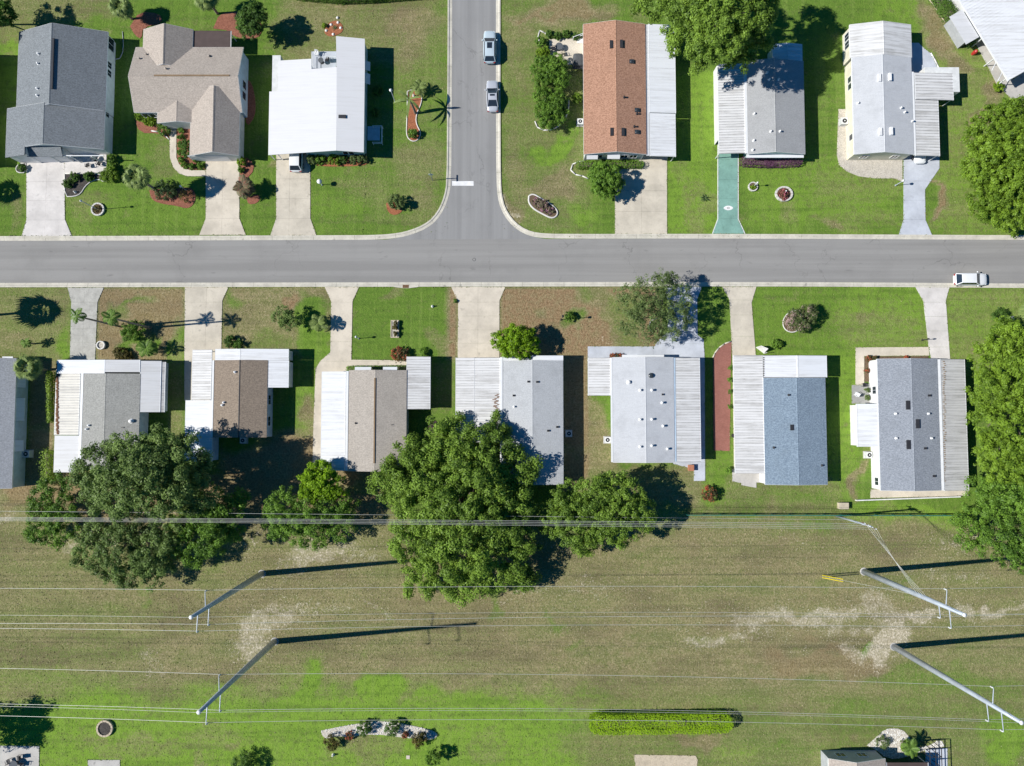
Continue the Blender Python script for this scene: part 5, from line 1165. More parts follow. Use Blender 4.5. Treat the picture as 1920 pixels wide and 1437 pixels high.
palm('low palm beyond the left edge by the pale driveway', -72, 368, 5.8, 2.0, 'fan', 28, 'palm')
palm('short bright palm at north end of the orange mulch bed', 788, 172, 1.3, 1.45, 'feather', 16, 'palm', tr=.10)
palm('slender leaning palm in the orange mulch bed by the side street', 779, 213, 4.0, 2.6, 'blade', 8, 'palm', tr=.15, elev=(-12, 45), lean=(-.3, .3))
palm('spiky palm shrub in front of the clean white carport driveway', 603, 609, 1.8, 1.5, 'feather', 20, 'palm', tr=.10)
palm('red green spiky palm shrub between the tan driveways', 467, 360, 1.6, 1.75, 'feather', 26, 'cordy', tr=.12) if 'cordy' in M else None
palm('small yellow green palm on the lawn left of patched driveway', 64, 645, 1.8, .9, 'feather', 12, 'palmgreen', tr=.09)
palm('yellow green palm at the front corner of sage roofed house', 289, 656, 2.2, 1.6, 'feather', 14, 'palmgreen', tr=.1)
palm('fan palm at the right edge above the yellow green tree', 1916, 590, 2.6, 2.2, 'fan', 34, 'palm')
palm('small dark spiky plant on the lawn beside green driveway', 1320, 372, .25, .85, 'blade', 18, 'palmdark', name='agave', cat='plant', tr=.05)
palm('bright palm beside the lanai at bottom right', 1690, 1390, 2.4, 1.5, 'feather', 14, 'palmgreen', tr=.12)

# ------------------------------------------------------------------ vehicles
M['car_teal'] = m_flat('pale_teal_paint', (.62, .73, .79), .28, .2, .5, .6)
M['car_silver'] = m_flat('silver_paint', (.66, .68, .73), .28, .3, .5, .6)
M['car_white'] = m_flat('white_car_paint', (.82, .83, .84), .25, 0, .5, .6)
M['tyre'] = m_flat('tyre_rubber', (.02, .02, .02), .9); M['rim'] = m_flat('alloy_rim', (.5, .5, .52), .3, .8)
M['lamp'] = m_flat('headlamp_glass', (.75, .78, .8), .1); M['tail'] = m_flat('tail_lamp', (.35, .02, .02), .2)
def car(label, px, py, heading, L=4.7, Wd=1.85, suv=False, mat='car_silver', sunroof=False, group='parked cars'):
    b = W(px, py); t = thing('car', label, 'car', (*b, .012), group, heading); ORG[t.name] = (0, 0, 0)
    hb = .98 if suv else .84; ht = 1.68 if suv else 1.43
    # stations along x (front = +): (x, halfwidth, ztop, zbot)
    S = [(-.5, .50, hb * .74, .42), (-.488, .74, hb * .90, .33), (-.45, .88, hb, .26), (-.33, .97, hb + .02, .22), (-.1, 1.0, hb + .0, .22), (.12, 1.0, hb - .02, .22), (.24, .98, hb - .05, .22), (.36, .95, hb - .10, .22), (.44, .86, hb - .18, .26), (.485, .72, hb - .28, .32), (.5, .50, hb - .36, .40)]
    hw = Wd / 2; vs = []; fs = []
    ring = lambda x, w, zt, zb: [(x, -w * .55, zt + .035), (x, -w * .86, zt), (x, -w * .99, zt - .10), (x, -w, (zt + zb) / 2), (x, -w * .93, zb), (x, w * .93, zb), (x, w, (zt + zb) / 2), (x, w * .99, zt - .10), (x, w * .86, zt), (x, w * .55, zt + .035), (x, 0, zt + .045)]
    for x, w, zt, zb in S: vs += ring(x * L, w * hw, zt, zb)
    k = 11
    for i in range(len(S) - 1):
        for j in range(k): fs.append((i * k + j, (i + 1) * k + j, (i + 1) * k + (j + 1) % k, i * k + (j + 1) % k))
    fs += [tuple(range(k)), tuple(range((len(S) - 1) * k, len(S) * k))[::-1]]
    MB().add(vs, fs).build('body', mat, t, True)
    # greenhouse
    xb0, xb1 = (-.475 * L, .25 * L) if suv else (-.37 * L, .23 * L); xt0, xt1 = (-.37 * L, .06 * L) if suv else (-.18 * L, .01 * L)
    wb, wt = hw * .90, hw * .70; zb = hb - .02
    xm = (xt0 + xt1) / 2
    c = [(xb0, -wb, zb), (xb1, -wb, zb - .02), (xb1, wb, zb - .02), (xb0, wb, zb), (xt0, -wt, ht - .05), (xt1, -wt, ht - .04), (xt1, wt, ht - .04), (xt0, wt, ht - .05)]
    MB().add(c, [(0, 1, 5, 4), (1, 2, 6, 5), (2, 3, 7, 6), (3, 0, 4, 7), (4, 5, 6, 7)]).build('cabin_frame', mat, t)
    # rounded roof
    rv = []; rf = []; nx, ny = 6, 5
    for i in range(nx + 1):
        for j in range(ny + 1):
            u, v = i / nx * 2 - 1, j / ny * 2 - 1
            rv.append((xm + u * (xt1 - xt0) / 2 * 1.02, v * wt * 1.02, ht - .045 + .055 * (1 - u ** 4) * (1 - v ** 4)))
    for i in range(nx):
        for j in range(ny): rf.append((i * (ny + 1) + j, (i + 1) * (ny + 1) + j, (i + 1) * (ny + 1) + j + 1, i * (ny + 1) + j + 1))
    rf_o = MB().add(rv, rf).build('roof', mat, t, True)
    if sunroof: MB().box(xm + .05, xt1 - .12, -wt * .55, wt * .55, ht - .02, ht + .018).build('sunroof', 'glass', rf_o)
    def panel(q, nm, inset, out):
        a = [Vector(c[i]) for i in q]; ctr = sum(a, Vector()) / 4; n = (a[1] - a[0]).cross(a[3] - a[0]).normalized()
        if n.dot(ctr - Vector((xm, 0, zb))) < 0: n = -n
        p = [ctr + (v - ctr) * inset + n * out for v in a]; MB().add([tuple(v) for v in p] + [tuple(v - n * .03) for v in p], [(0, 1, 2, 3), (7, 6, 5, 4), (0, 4, 5, 1), (1, 5, 6, 2), (2, 6, 7, 3), (3, 7, 4, 0)]).build(nm, 'glass', t)
    panel((1, 2, 6, 5), 'windshield', .93, .012); panel((3, 0, 4, 7), 'rear_window', .88, .012); panel((0, 1, 5, 4), 'side_window', .88, .012); panel((2, 3, 7, 6), 'side_window', .88, .012)
    wr = .36 if suv else .33
    for sx in (-.30, .31):
        for sy in (-1, 1):
            y = sy * (hw - .10); x = sx * L
            w = MB().tube([(x, y - .11, wr), (x, y + .11, wr)], wr, 18).build('wheel', 'tyre', t); MB().tube([(x, y + sy * .10, wr), (x, y + sy * .118, wr)], wr * .62, 12).build('rim', 'rim', w)
    for sy in (-1, 1):
        MB().add([(.44 * L, sy * hw * .62, hb - .20), (.492 * L, sy * hw * .56, hb - .33), (.47 * L, sy * hw * .80, hb - .34), (.425 * L, sy * hw * .87, hb - .20), (.45 * L, sy * hw * .62, hb - .17), (.50 * L, sy * hw * .56, hb - .30), (.478 * L, sy * hw * .82, hb - .31), (.43 * L, sy * hw * .89, hb - .17)], [(0, 1, 2, 3), (4, 5, 6, 7), (0, 4, 5, 1), (1, 5, 6, 2), (2, 6, 7, 3), (3, 7, 4, 0)]).build('headlight', 'lamp', t)
        MB().box(-.499 * L, -.455 * L, sy * hw * .52, sy * hw * .84, hb * .66, hb * .86).build('tail_light', 'tail', t)
        MB().lathe((.17 * L, sy * (hw + .10), hb - .02), [(.04, 0), (.10, .03), (.11, .12), (.05, .17)], 8).build('mirror', mat, t, True)
    MB().box(.47 * L, .502 * L, -hw * .42, hw * .42, .36, hb - .42).build('grille', 'blackp', t)
    return t
car('pale teal grey estate car parked north on the side street', 918.5, 93, math.pi / 2, 4.9, 1.9, True, 'car_teal', True)
car('silver saloon parked behind the teal grey car on the side street', 923.5, 184, math.pi / 2 + .02, 4.75, 1.82, False, 'car_silver', True)
car('white car parked at the south kerb of the main road', 1814, 526, 0.0, 4.75, 1.85, True, 'car_white')
car('white car with its nose out of the pale grey carport', 1720, 280, -math.pi / 2, 4.7, 1.85, False, 'car_white')
car('white van with its tail out of the bright white carport', 558, 295, math.pi / 2, 4.9, 1.95, True, 'car_white')

# ------------------------------------------------------------------ garden beds and edging
def bed(label, poly, mat, edge=None, smooth=2, cat='flower bed', name='mulch_bed', z=.06, group=None):
    pp = smooth_px(list(poly) + [poly[0]], smooth)[:-1] if smooth else list(poly); q = PW(pp)
    t = thing(name, label, cat, (*q[0], 0), group); MB().prism(q, -.05, z).build('mulch', mat, t)
    if mat == 'gravel':
        xs_ = [p[0] for p in q]; ys_ = [p[1] for p in q]; m = MB()
        def inside(x, y):
            r = False
            for i in range(len(q)):
                (x1, y1), (x2, y2) = q[i], q[i - 1]
                if (y1 > y) != (y2 > y) and x < (x2 - x1) * (y - y1) / (y2 - y1) + x1: r = not r
            return r
        for k in range(1500):
            x, y = RNG.uniform(min(xs_), max(xs_)), RNG.uniform(min(ys_), max(ys_))
            if not inside(x, y): continue
            s = .04 + .10 * RNG.random() ** 2
            m.add([(x - s, y, z), (x, y - s * .8, z), (x + s, y, z), (x, y + s * .8, z), (x, y, z + s * .8)], [(0, 1, 4), (1, 2, 4), (2, 3, 4), (3, 0, 4)])
        m.build('rocks', 'statue', t, kind='stuff')
    if edge:
        m = MB(); m.tube([(a, b, .06) for a, b in q] + [(*q[0], .06)], .14 if cat == 'planter' else .085, 6); m.build('edging', edge, t, True)
    return t
def edging(label, pts, mat='edging', r=.10, name='garden_edging', cat='edging'):
    q = PW(smooth_px(pts, 2)); t = thing(name, label, cat, (*q[0], 0))
    rs = resample(q, 1.0)
    for i in range(len(rs) - 1): MB().tube([(*rs[i], .06), (*rs[i + 1], .06)], r, 6).build('edging_block', mat, t, True)
    return t
bed('black mulch bed with round shrubs beside the pale driveway', [(122, 326), (195, 326), (208, 337), (196, 342), (186, 336), (172, 340), (160, 350), (152, 364), (140, 369), (122, 369)], 'blackmulch', 'edging', 1)
bed('small black planting bed left of the pale driveway', [(49, 306), (36, 308), (30, 316), (33, 324), (49, 325)], 'blackmulch', 'edging', 1)
bed('red mulch bed with dark shrub between two driveways', [(280, 358), (290, 352), (310, 360), (340, 352), (362, 352), (368, 370), (362, 386), (350, 392), (330, 386), (305, 383), (285, 376)], 'redmulch')
bed('red mulch bed inside the curved walkway', [(331, 232), (358, 232), (358, 296), (372, 310), (386, 318), (360, 319), (342, 314), (333, 302)], 'redmulch', None, 0)
bed('red mulch bed under the front window of the taupe house', [(252, 222), (266, 230), (296, 236), (318, 248), (316, 264), (300, 250), (262, 250)], 'redmulch', None, 1)
bed('red mulch ring beside the tan driveway garage corner', [(450, 295), (470, 298), (478, 318), (462, 337), (450, 336)], 'redmulch', None, 1)
bed('red mulch patch under the spiky red green palm', [(462, 372), (480, 364), (490, 370), (482, 382), (466, 384)], 'redmulch', None, 1)
bed('mulch strip under the hedge of the white roofed house', [(585, 296), (690, 295), (692, 306), (680, 312), (600, 313), (588, 306)], 'orangemulch', None, 1)
bed('round red mulch bed with pale stones behind white roof', [(612, 50), (618, 42), (632, 38), (642, 46), (644, 58), (634, 66), (618, 70), (607, 62)], 'orangemulch')
bed('long orange mulch bed with palms beside the side street', [(764, 172), (776, 168), (792, 176), (790, 196), (781, 214), (780, 232), (790, 250), (784, 264), (772, 266), (762, 256), (763, 230), (764, 200)], 'orangemulch', 'edging')
bed('orange mulch half moon below the corner lawn shrub', [(724, 382), (732, 376), (748, 386), (756, 394), (748, 402), (736, 404), (726, 396)], 'orangemulch', None)
bed('red mulch bed behind the taupe house left part', [(244, 50), (262, 22), (300, 26), (306, 44), (268, 52), (266, 74), (254, 68)], 'redmulch', None, 1)
bed('red mulch bed around the round dark tree', [(400, 54), (412, 26), (438, 22), (458, 24), (490, 40), (492, 66), (470, 76), (436, 68), (432, 58)], 'redmulch', None, 1)
bed('mulch strip along the east wall of the taupe house', [(461, 150), (472, 154), (480, 190), (478, 220), (462, 240), (460, 200)], 'redmulch', None, 1)
bed('white walled planter of pink flowers on the corner lawn', [(992, 368), (1000, 364), (1016, 374), (1034, 384), (1046, 396), (1044, 406), (1034, 410), (1018, 402), (1000, 392), (991, 380)], 'soil', 'edging', 2, 'planter', 'flower_planter', .14)
edging('curved white edging round the fig hedge', [(1003, 228), (1004, 236), (1012, 243), (1024, 246), (1038, 243), (1052, 234), (1063, 218), (1067, 200), (1066, 186)])
edging('curved white edging below the window of terracotta house', [(1098, 302), (1080, 304), (1069, 312), (1070, 322), (1080, 329), (1096, 331), (1104, 336)])
edging('white ring edging around the patio shrubs by side street', [(1030, 72), (1014, 54), (1010, 62), (1008, 76), (1014, 84)])
edging('pale edging beside the walkway of the taupe house', [(318, 262), (308, 252), (296, 247), (284, 246)])
edging('grey hose like edging beside the dark slate house', [(213, 113), (224, 112), (230, 104), (232, 84), (230, 60)], 'grey', .06)
edging('stone edging along the diagonal hedge at top right', [(1742, 0), (1756, 18), (1768, 38), (1786, 60), (1803, 84)], 'sandpad', .08)
edging('pale stone edging beside the rear patio', [(1745, 100), (1752, 112), (1758, 124), (1763, 137)], 'statue', .09)
edging('curved kerb of the brick walkway', [(1371, 640.5), (1359, 644), (1349, 651), (1341, 660), (1336.5, 671)], 'drive_tan', .10)
edging('white half ring edging under the airy olive tree', [(1232, 597), (1222, 600), (1215, 608), (1216, 618), (1224, 624)], 'edging', .09)
bed('half round yellow edged bed under the pink crape myrtle', [(1490, 582), (1476, 588), (1468, 600), (1468, 613), (1476, 622), (1490, 624), (1506, 612), (1506, 592)], 'bedgrass' if 'bedgrass' in M else 'soil', 'edging')
bed('pale gravel bed with clipped balls on the lower lawn', [(602, 1370), (604, 1380), (614, 1386), (628, 1380), (650, 1382), (690, 1377), (720, 1378), (745, 1382), (770, 1384), (800, 1388), (818, 1384), (820, 1376), (812, 1370), (780, 1362), (740, 1354), (700, 1352), (665, 1358), (630, 1364)], 'gravel', None, 2)
bed('pale sandy bed behind the lanai house', [(1625, 1398), (1640, 1385), (1660, 1366), (1690, 1366), (1708, 1385), (1705, 1400), (1735, 1402), (1764, 1385), (1772, 1402), (1740, 1404), (1700, 1420), (1664, 1424), (1640, 1404)], 'gravel', None, 1)
bed('narrow planting bed in front of the blue grey house', [(1621, 668.5), (1740, 668), (1740, 675), (1634, 676), (1630, 716), (1621, 716)], 'soil', None, 0)
bed('narrow planting strip in front of the pale grey house', [(1144, 668), (1168, 665), (1168, 672), (1144, 673)], 'soil', None, 0)
def ring_planter(label, px, py, r, mat='edging', fill='soil', cat='planter', name='stone_ring', n=14, h=.28, rx=1.0):
    b = W(px, py); t = thing(name, label, cat, (*b, 0)); R = r * MPP
    m = MB(); q = [(b[0] + R * .86 * rx * math.cos(i / 20 * math.tau), b[1] + R * .86 * math.sin(i / 20 * math.tau)) for i in range(20)]; m.prism(q, -.05, h * .6); m.build('filling', fill, t)
    for i in range(n):
        a0, a1 = i / n * math.tau + .02, (i + 1) / n * math.tau - .02
        p = [(b[0] + R * k * rx * math.cos(a), b[1] + R * k * math.sin(a)) for k, a in ((.80, a0), (1.02, a0), (1.02, a1), (.80, a1))]
        MB().prism(p, -.05, h + RNG.uniform(-.02, .02)).build('stone', mat, t)
    return t
ring_planter('white stone ring around a lamp post on the left lawn', 184.5, 393.5, 12.5)
ring_planter('white ring planter of yellow flowers beside the green driveway', 1411, 351, 9)
ring_planter('oval white ring planter of red flowers on the lawn', 1469, 364.5, 14.5, rx=1.15)
ring_planter('round stone fire ring on the bottom left lawn', 198, 1365, 15, 'sandpad', 'blackmulch', 'fire pit', 'fire_ring', h=.35)
ring_planter('white round planter beside the patched concrete driveway', 191, 648, 8, 'statue', 'gravel', h=.4)
def lamp_post(label, px, py, hgt, name='lamp_post', cat='lamp', headr=.16, mat='trim', pm='steel'):
    b = W(px, py); t = thing(name, label, cat, (*b, 0))
    MB().lathe((*b, 0), [(.14, 0), (.12, .12), (.045, .2), (.04, hgt)], 10).build('post', pm, t, True)
    MB().lathe((*b, hgt - .05), [(.05, 0), (headr, .10), (headr * 1.15, .30), (headr * .4, .42), (.03, .48)], 12).build('lamp_head', mat, t, True); return t
lamp_post('tall garden lamp rising from the white stone ring', 184.5, 393.5, 4.0, headr=.14)
lamp_post('small white lamp post on the lawn below the white carport', 604, 347, 1.3, headr=.32)
lamp_post('white lamp post on the bright lawn before the beige shingle house', 673, 635, 1.7, headr=.15)
lamp_post('lamp post beside the pale blue driveway', 1679, 348, 1.9, headr=.16)
lamp_post('lamp post beside a small bush on the brown lawn', 1052, 600, 3.4, headr=.16, pm='dark', mat='dark')
lamp_post('lamp post standing in the yellow flower ring', 1413, 350, 1.5, headr=.12)
lamp_post('white lamp post west of the orange mulch bed', 741, 192, 3.6, headr=.2)
lamp_post('slim dark lamp beside the right hand driveway', 1729, 638, 1.4, headr=.1, pm='dark', mat='dark')
lamp_post('white lamp at the top edge of the left driveway bed', 349, 357, 1.6, headr=.14)
def stop_sign():
    b = W(811, 338.5); t = thing('stop_sign', 'stop sign with street name blade on the corner lawn', 'street sign', (*b, 0))
    MB().box(b[0] - .04, b[0] + .04, b[1] - .04, b[1] + .04, -.1, 3.0).build('post', 'steel', t)
    R = .38; vs = []
    pts = [(R * math.cos(math.pi / 8 + i * math.pi / 4), R * math.sin(math.pi / 8 + i * math.pi / 4)) for i in range(8)]
    def octo(s, y0, y1, nm, mt, par): return MB().add([(b[0] + p * s, y0, 2.3 + q * s) for p, q in pts] + [(b[0] + p * s, y1, 2.3 + q * s) for p, q in pts], [tuple(range(8)), tuple(range(8, 16))[::-1]] + [(i, 8 + i, 8 + (i + 1) % 8, (i + 1) % 8) for i in range(8)]).build(nm, mt, par)
    pl = octo(1.0, b[1] + .045, b[1] + .060, 'sign_plate', 'trim', t); octo(.93, b[1] + .055, b[1] + .064, 'red_face', 'red', pl)
    cu = bpy.data.curves.new('lettering', 'FONT'); cu.body = 'STOP'; cu.size = .27; cu.align_x = 'CENTER'; cu.align_y = 'CENTER'; cu.extrude = .003
    tmp = bpy.data.objects.new('tmp', cu); COL.objects.link(tmp); dg = bpy.context.evaluated_depsgraph_get(); me = bpy.data.meshes.new_from_object(tmp.evaluated_get(dg)); bpy.data.objects.remove(tmp)
    me.materials.clear(); me.materials.append(M['trim']); o = bpy.data.objects.new('lettering', me); COL.objects.link(o); o.parent = pl; o.location = (0, .068, 2.3); o.rotation_euler = (math.pi / 2, 0, math.pi)
    MB().box(b[0] - .015, b[0] + .015, b[1] - .48, b[1] + .48, 3.0, 3.2).build('street_name_blade', 'signgreen', t)
stop_sign()

# ------------------------------------------------------------------ shrubs and hedges
def rows(lst, mat, group, h=.7, **kw):
    for lab, x, y, r, *hh in lst: shrub(lab, x, y, r, hh[0] if hh else h, mat, group=group, **kw)
rows([('round clipped shrub in the black mulch bed near the path', 140, 333, 9.5), ('second round clipped shrub in the black mulch bed', 167, 331, 9.5), ('round shrub at the driveway edge of the black mulch bed', 128, 344, 9.5), ('round shrub in the small bed left of pale driveway', 41, 315, 8)], 'deep', 'round shrubs by the pale driveway', .8)
rows([('round shrub by the patio corner, upper of two', 209, 299, 8.5), ('round shrub by the patio corner, lower of two', 209, 313, 8.5)], 'mid', 'round shrubs at the patio corner', .9)
shrub('leafy bush between the patio and the fan palm', 206, 327, 17, 1.3, 'yellowgreen', extra=((8, 6, 10), (-8, 4, 9)))
shrub('large dark bush in the red mulch bed between driveways', 309, 356, 22, 1.6, 'palmdark', extra=((12, 4, 10),), dens=170)
shrub('bare reddish branching bush at the right of the red mulch bed', 350, 366, 15, 1.2, 'bronze', dens=45)
shrub('yellow green rounded bush at the corner of taupe house', 260, 219, 9, 1.0, 'lime'); shrub('yellow green clipped bush under the taupe house window', 283, 226, 12, 1.0, 'lime', extra=((-7, 0, 8),))
shrub('leafy green bush beside the curved walkway', 307, 243, 13, 1.2, 'mid')
for i, (x, y) in enumerate([(340, 244), (339, 257), (338, 271), (338, 286), (339, 301)]): shrub(['topmost', 'second', 'third', 'fourth', 'lowest'][i] + ' clipped shrub along the curved walkway', x, y, 6.5, .6, 'mid', group='clipped shrubs in the red mulch bed')
for i, (x, y) in enumerate([(346, 310), (360, 312), (376, 312), (367, 298)]): shrub(['left', 'middle', 'right', 'upper'][i] + ' clipped shrub at the walkway bend', x, y, 7, .6, 'mid', group='clipped shrubs in the red mulch bed')
shrub('tall leafy plant between walkway and garage of the taupe house', 349, 273, 12, 1.5, 'deep', extra=((2, 14, 9),))
shrub('bright yellow green bush at the garage corner', 453, 304, 9, 1.2, 'lime'); shrub('small dark bush below the bright garage corner bush', 452, 318, 6, .7, 'mid')
M['cordy'] = m_leaf('red_green_palm_leaf', (.09, .13, .05), (.27, .23, .14), (.40, .14, .12), thr=.74)
palm('red green spiky palm shrub between the tan driveways', 467, 360, 2.2, 1.75, 'feather', 30, 'cordy', tr=.12, name='palm_shrub')
for i, (x, r, m) in enumerate([(585, 10, 'sparse'), (601, 11, 'mid'), (628, 14, 'yellowgreen'), (645, 9, 'deep'), (665, 11, 'sparse'), (680, 10, 'sparse')]): shrub(['first', 'second', 'third', 'fourth', 'fifth', 'sixth'][i] + ' bush from the left under the white roofed house front', x, 300 - (i % 2), r, 1.0, m, group='front hedge bushes of the white roofed house')
shrub('dark bush in shade east of the white roofed house', 707, 170, 11, .9, 'deep'); shrub('second dark bush in shade east of the white roofed house', 703, 212, 9, .9, 'deep')
shrub('small green shrub at the south end of the orange mulch bed', 773, 251, 10, 1.2, 'mid'); shrub('small yellow shrub in the round stone bed', 608, 48, 5, .5, 'lime')
shrub('rounded pale green shrub above the half moon mulch bed', 742, 379, 15, 1.9, 'sparse', extra=((8, 3, 9),))
palm('dark spiky rosette in the round red mulch bed', 628, 53, .2, .55, 'blade', 14, 'palmdark', name='agave', cat='plant', tr=.04)
for i, (x, y, w_) in enumerate([(633, 34, 'northernmost, outside the mulch'), (612, 58, 'westernmost'), (634, 43, 'north east'), (639, 53, 'easternmost'), (621, 47, 'nearest the spiky rosette'), (625, 65, 'southernmost')]):
    b = W(x, y); o = MB().lathe((*b, 0), [(.20, -.03), (.22, .08), (.15, .18), (.04, .22)], 8).build('stone', 'statue', None, True); tag(o, 'pale rounded stone of the round red mulch bed, ' + w_, 'stone', 'stones in the round mulch bed')
hedge('long low hedge along the top edge behind the white roof', [(560, -6), (640, 1), (700, -1), (800, -9)], 1.3, 1.1, 'deep')
hedge('hedge under the windows of the terracotta house', [(1085, 312), (1120, 311), (1200, 311)], 1.0, .9, 'mid'); 
hedge('dark purple hedge in front of the grey shingle house', [(1392, 306), (1440, 308), (1494, 306)], 1.25, .7, 'purple')
hedge('diagonal green hedge at the top right corner', [(1752, -4), (1766, 20), (1788, 48), (1815, 80)], 1.6, 1.3, 'deep', bumpy=.14)
hedge('long bright green clipped hedge on the lower lawn', [(1119, 1352), (1352, 1349)], 2.6, 1.5, 'hedge', dens=130, size=.085, bumpy=.07)
hedge('clipped hedge under the awnings of the beige shingle house', [(655, 692), (680, 692), (762, 691)], .7, .7, 'mid')
hedge('climbing hedge along the carport of the sage roofed house', [(103, 700), (104, 790)], .45, 1.6, 'lime'); hedge('leafy hedge at the rear corner of the sage roofed house', [(97, 850), (99, 900)], 1.0, 1.6, 'lime', bumpy=.2)
for i, (x, y) in enumerate([(1014, 80), (1022, 96), (1016, 100)]): shrub(['upper', 'middle', 'lower'][i] + ' leafy shrub at the edge of the white patio', x, y, 11, 1.1, ['mid', 'yellowgreen', 'lime'][i], group='shrubs round the white patio')
for i, x in enumerate([1030, 1046, 1062, 1080]): shrub(['first', 'second', 'third', 'fourth'][i] + ' dark shrub along the north side of the white patio', x, 64 + (i % 2) * 4, 8, .8, 'deep', group='shrubs round the white patio')
shrub('yellow leafy bush by the terracotta house wall', 1082, 185, 11, 1.2, 'yellowgreen')
shrub('mixed pink flowers in the white walled planter', 1018, 387, 13, .4, 'flower', 'flowers', 'flowers', pr=.18, extra=((-12, -8, 8), (12, 8, 8)))
shrub('yellow flowers in the ring beside the green driveway', 1412, 351, 6, .5, 'lime', 'flowers', 'flowers'); shrub('red flowers in the oval ring planter', 1468, 366, 11.5, .45, 'redflower', 'flowers', 'flowers', pr=.2)
shrub('plants in the white stone ring under the garden lamp', 184, 393, 8, .5, 'bronze', 'plant', 'plant', dens=70)
def statue(label, px, py, h=.8, mat='statue'):
    b = W(px, py); t = thing('garden_statue', label, 'statue', (*b, 0)); MB().lathe((*b, 0), [(.20, 0), (.20, .12), (.13, .16), (.15, h * .45), (.11, h * .62)], 12).build('body', mat, t, True); MB().lathe((*b, h * .6), [(.05, 0), (.10, .06), (.11, .16), (.05, .24)], 10).build('head', mat, t, True)
statue('white garden statue in the oval ring of red flowers', 1471, 361, .9); statue('small white ornament on the bright green lawn', 811, 575, .5); statue('white ornament beneath the orange bed palm', 776, 181, .7)
statue('small pale ornament by the pale driveway bed', 142, 361, .5); statue('white stone ornament near the gravel bed at bottom', 625, 1415, .6)
shrub('green bush at the corner of the diagonal house carport', 1872, 164, 10, .9, 'lime')
# south of the street
shrub('rounded bush under the tall thin palms', 247, 622, 20, 2.3, 'mid', extra=((12, -6, 12), (-10, 6, 10)))
shrub('dark bush in front of the sage roofed house', 226, 663, 14, 1.0, 'bronze', extra=((14, 4, 8),)); shrub('dark leafy bush at the corner of brown roofed house', 432, 641, 13, 1.1, 'deep', extra=((14, 4, 8),))
tree('tree', 'small dark green tree on the patchy lawn', 'tree', (546, 599), [(530, 592, 17, 2.2), (548, 600, 15, 2.2), (538, 606, 14, 2)], 'oakdark', pr=.36, dens=140, size=.11, trunk=.1)
def planter_box():
    a, b = W(733, 634), W(748.5, 601); t = thing('brick_planter', 'small rectangular brick planter with three shrubs on bright lawn', 'planter', (*a, 0))
    for x0, x1, y0, y1 in ((a[0], b[0], a[1], a[1] + .12), (a[0], b[0], b[1] - .12, b[1]), (a[0], a[0] + .12, a[1] + .12, b[1] - .12), (b[0] - .12, b[0], a[1] + .12, b[1] - .12)): MB().box(x0, x1, y0, y1, -.05, .3).build('wall', 'sandpad', t)
    MB().box(a[0] + .1, b[0] - .1, a[1] + .1, b[1] - .1, -.05, .2).build('soil', 'gravel', t)
planter_box()
for i, y in enumerate([606, 615, 626]): shrub(['upper', 'middle', 'lower'][i] + ' dark shrub in the rectangular brick planter', 741, y, 4.5, .75, 'bronze', group='shrubs in the brick planter')
shrub('reddish brown bush by the beige house walkway', 748, 664, 15, 1.3, 'redmix', extra=((10, 2, 9),)); shrub('small green bush next to the reddish bush', 795, 661, 9, .8, 'mid'); shrub('purple flowering bush beside the big oak', 814, 801, 11, 1.5, 'purple2' if 'purple2' in M else 'purple')
shrub('small round bush on the brown lawn beside a lamp', 1069, 594, 10, .9, 'mid'); shrub('dark bush on the brown drive verge', 853, 565, 3.5, .4, 'mid')
shrub('pink blossoming crape myrtle in the half round bed', 1510, 596, 22, 2.4, 'pinkmix', 'tree', 'crape_myrtle', extra=((-18, 10, 12), (10, -8, 14), (-4, 14, 13), (-28, 6, 11), (-22, -6, 10)), pr=.34)
shrub('clipped yellow edged shrub on the lawn near the blue roof', 1456, 645, 10, .9, 'mid', extra=((6, 0, 6),))
shrub('red leafed bush behind the blue roofed house', 1330, 926, 16, 1.5, 'redmix'); shrub('round clipped dark green bush near the right edge', 1875, 592, 15, 1.6, 'deep', dens=220, pr=.3)
rows([('first pink bush by the pale grey house front', 1148, 668, 5), ('second pink bush by the pale grey house front', 1157, 668, 5), ('third pink bush by the pale grey house front', 1165, 667.5, 4)], 'redmix', 'small bushes at the pale grey house', .6)
rows([('first bush along the brick walkway wall', 1371, 690, 5.5), ('second bush along the brick walkway wall', 1370, 712, 5), ('third bush along the brick walkway wall', 1370, 735, 4.5), ('fourth bush along the brick walkway wall', 1369, 762, 4.5), ('leafy bush at the south end of brick walkway', 1366, 882, 6)], 'mid', 'bushes along the brick walkway', .8)
rows([('reddish bush at the corner bed of the blue grey house', 1630, 673, 6), ('second reddish bush in the corner bed of the blue grey house', 1640, 672, 5.5), ('brown bush low in the narrow bed of blue grey house', 1625, 695, 5), ('small bush on the front bed strip of blue grey house', 1700, 671, 4)], 'redmix', 'bushes in the corner bed', .6)
for i, (x, y, r, m, hh) in enumerate([(622, 1392, 15, 'bronze', 1.5), (683, 1366, 14, 'deep', 1.5), (735, 1366, 14.5, 'deep', 1.6), (786, 1386, 15, 'bronze', 1.6), (655, 1380, 8, 'redmix', .8), (760, 1378, 7, 'redmix', .8)]): shrub(['bronze leafed bush at the west end of the gravel bed', 'left clipped ball shrub in the gravel bed', 'right clipped ball shrub in the gravel bed', 'bronze palm like bush at the east end of the gravel bed', 'small red bush left in the gravel bed', 'small red bush right in the gravel bed'][i], x, y, r, hh, m, group='bushes in the gravel bed', dens=170)
shrub('leafy dark shrub with oval shadow at the bottom edge', 812, 1420, 15, 2.2, 'mid', base=(824, 1410)); shrub('dark round tree top at the bottom edge left of centre', 460, 1432, 24, 2.2, 'deep', 'tree', 'tree')
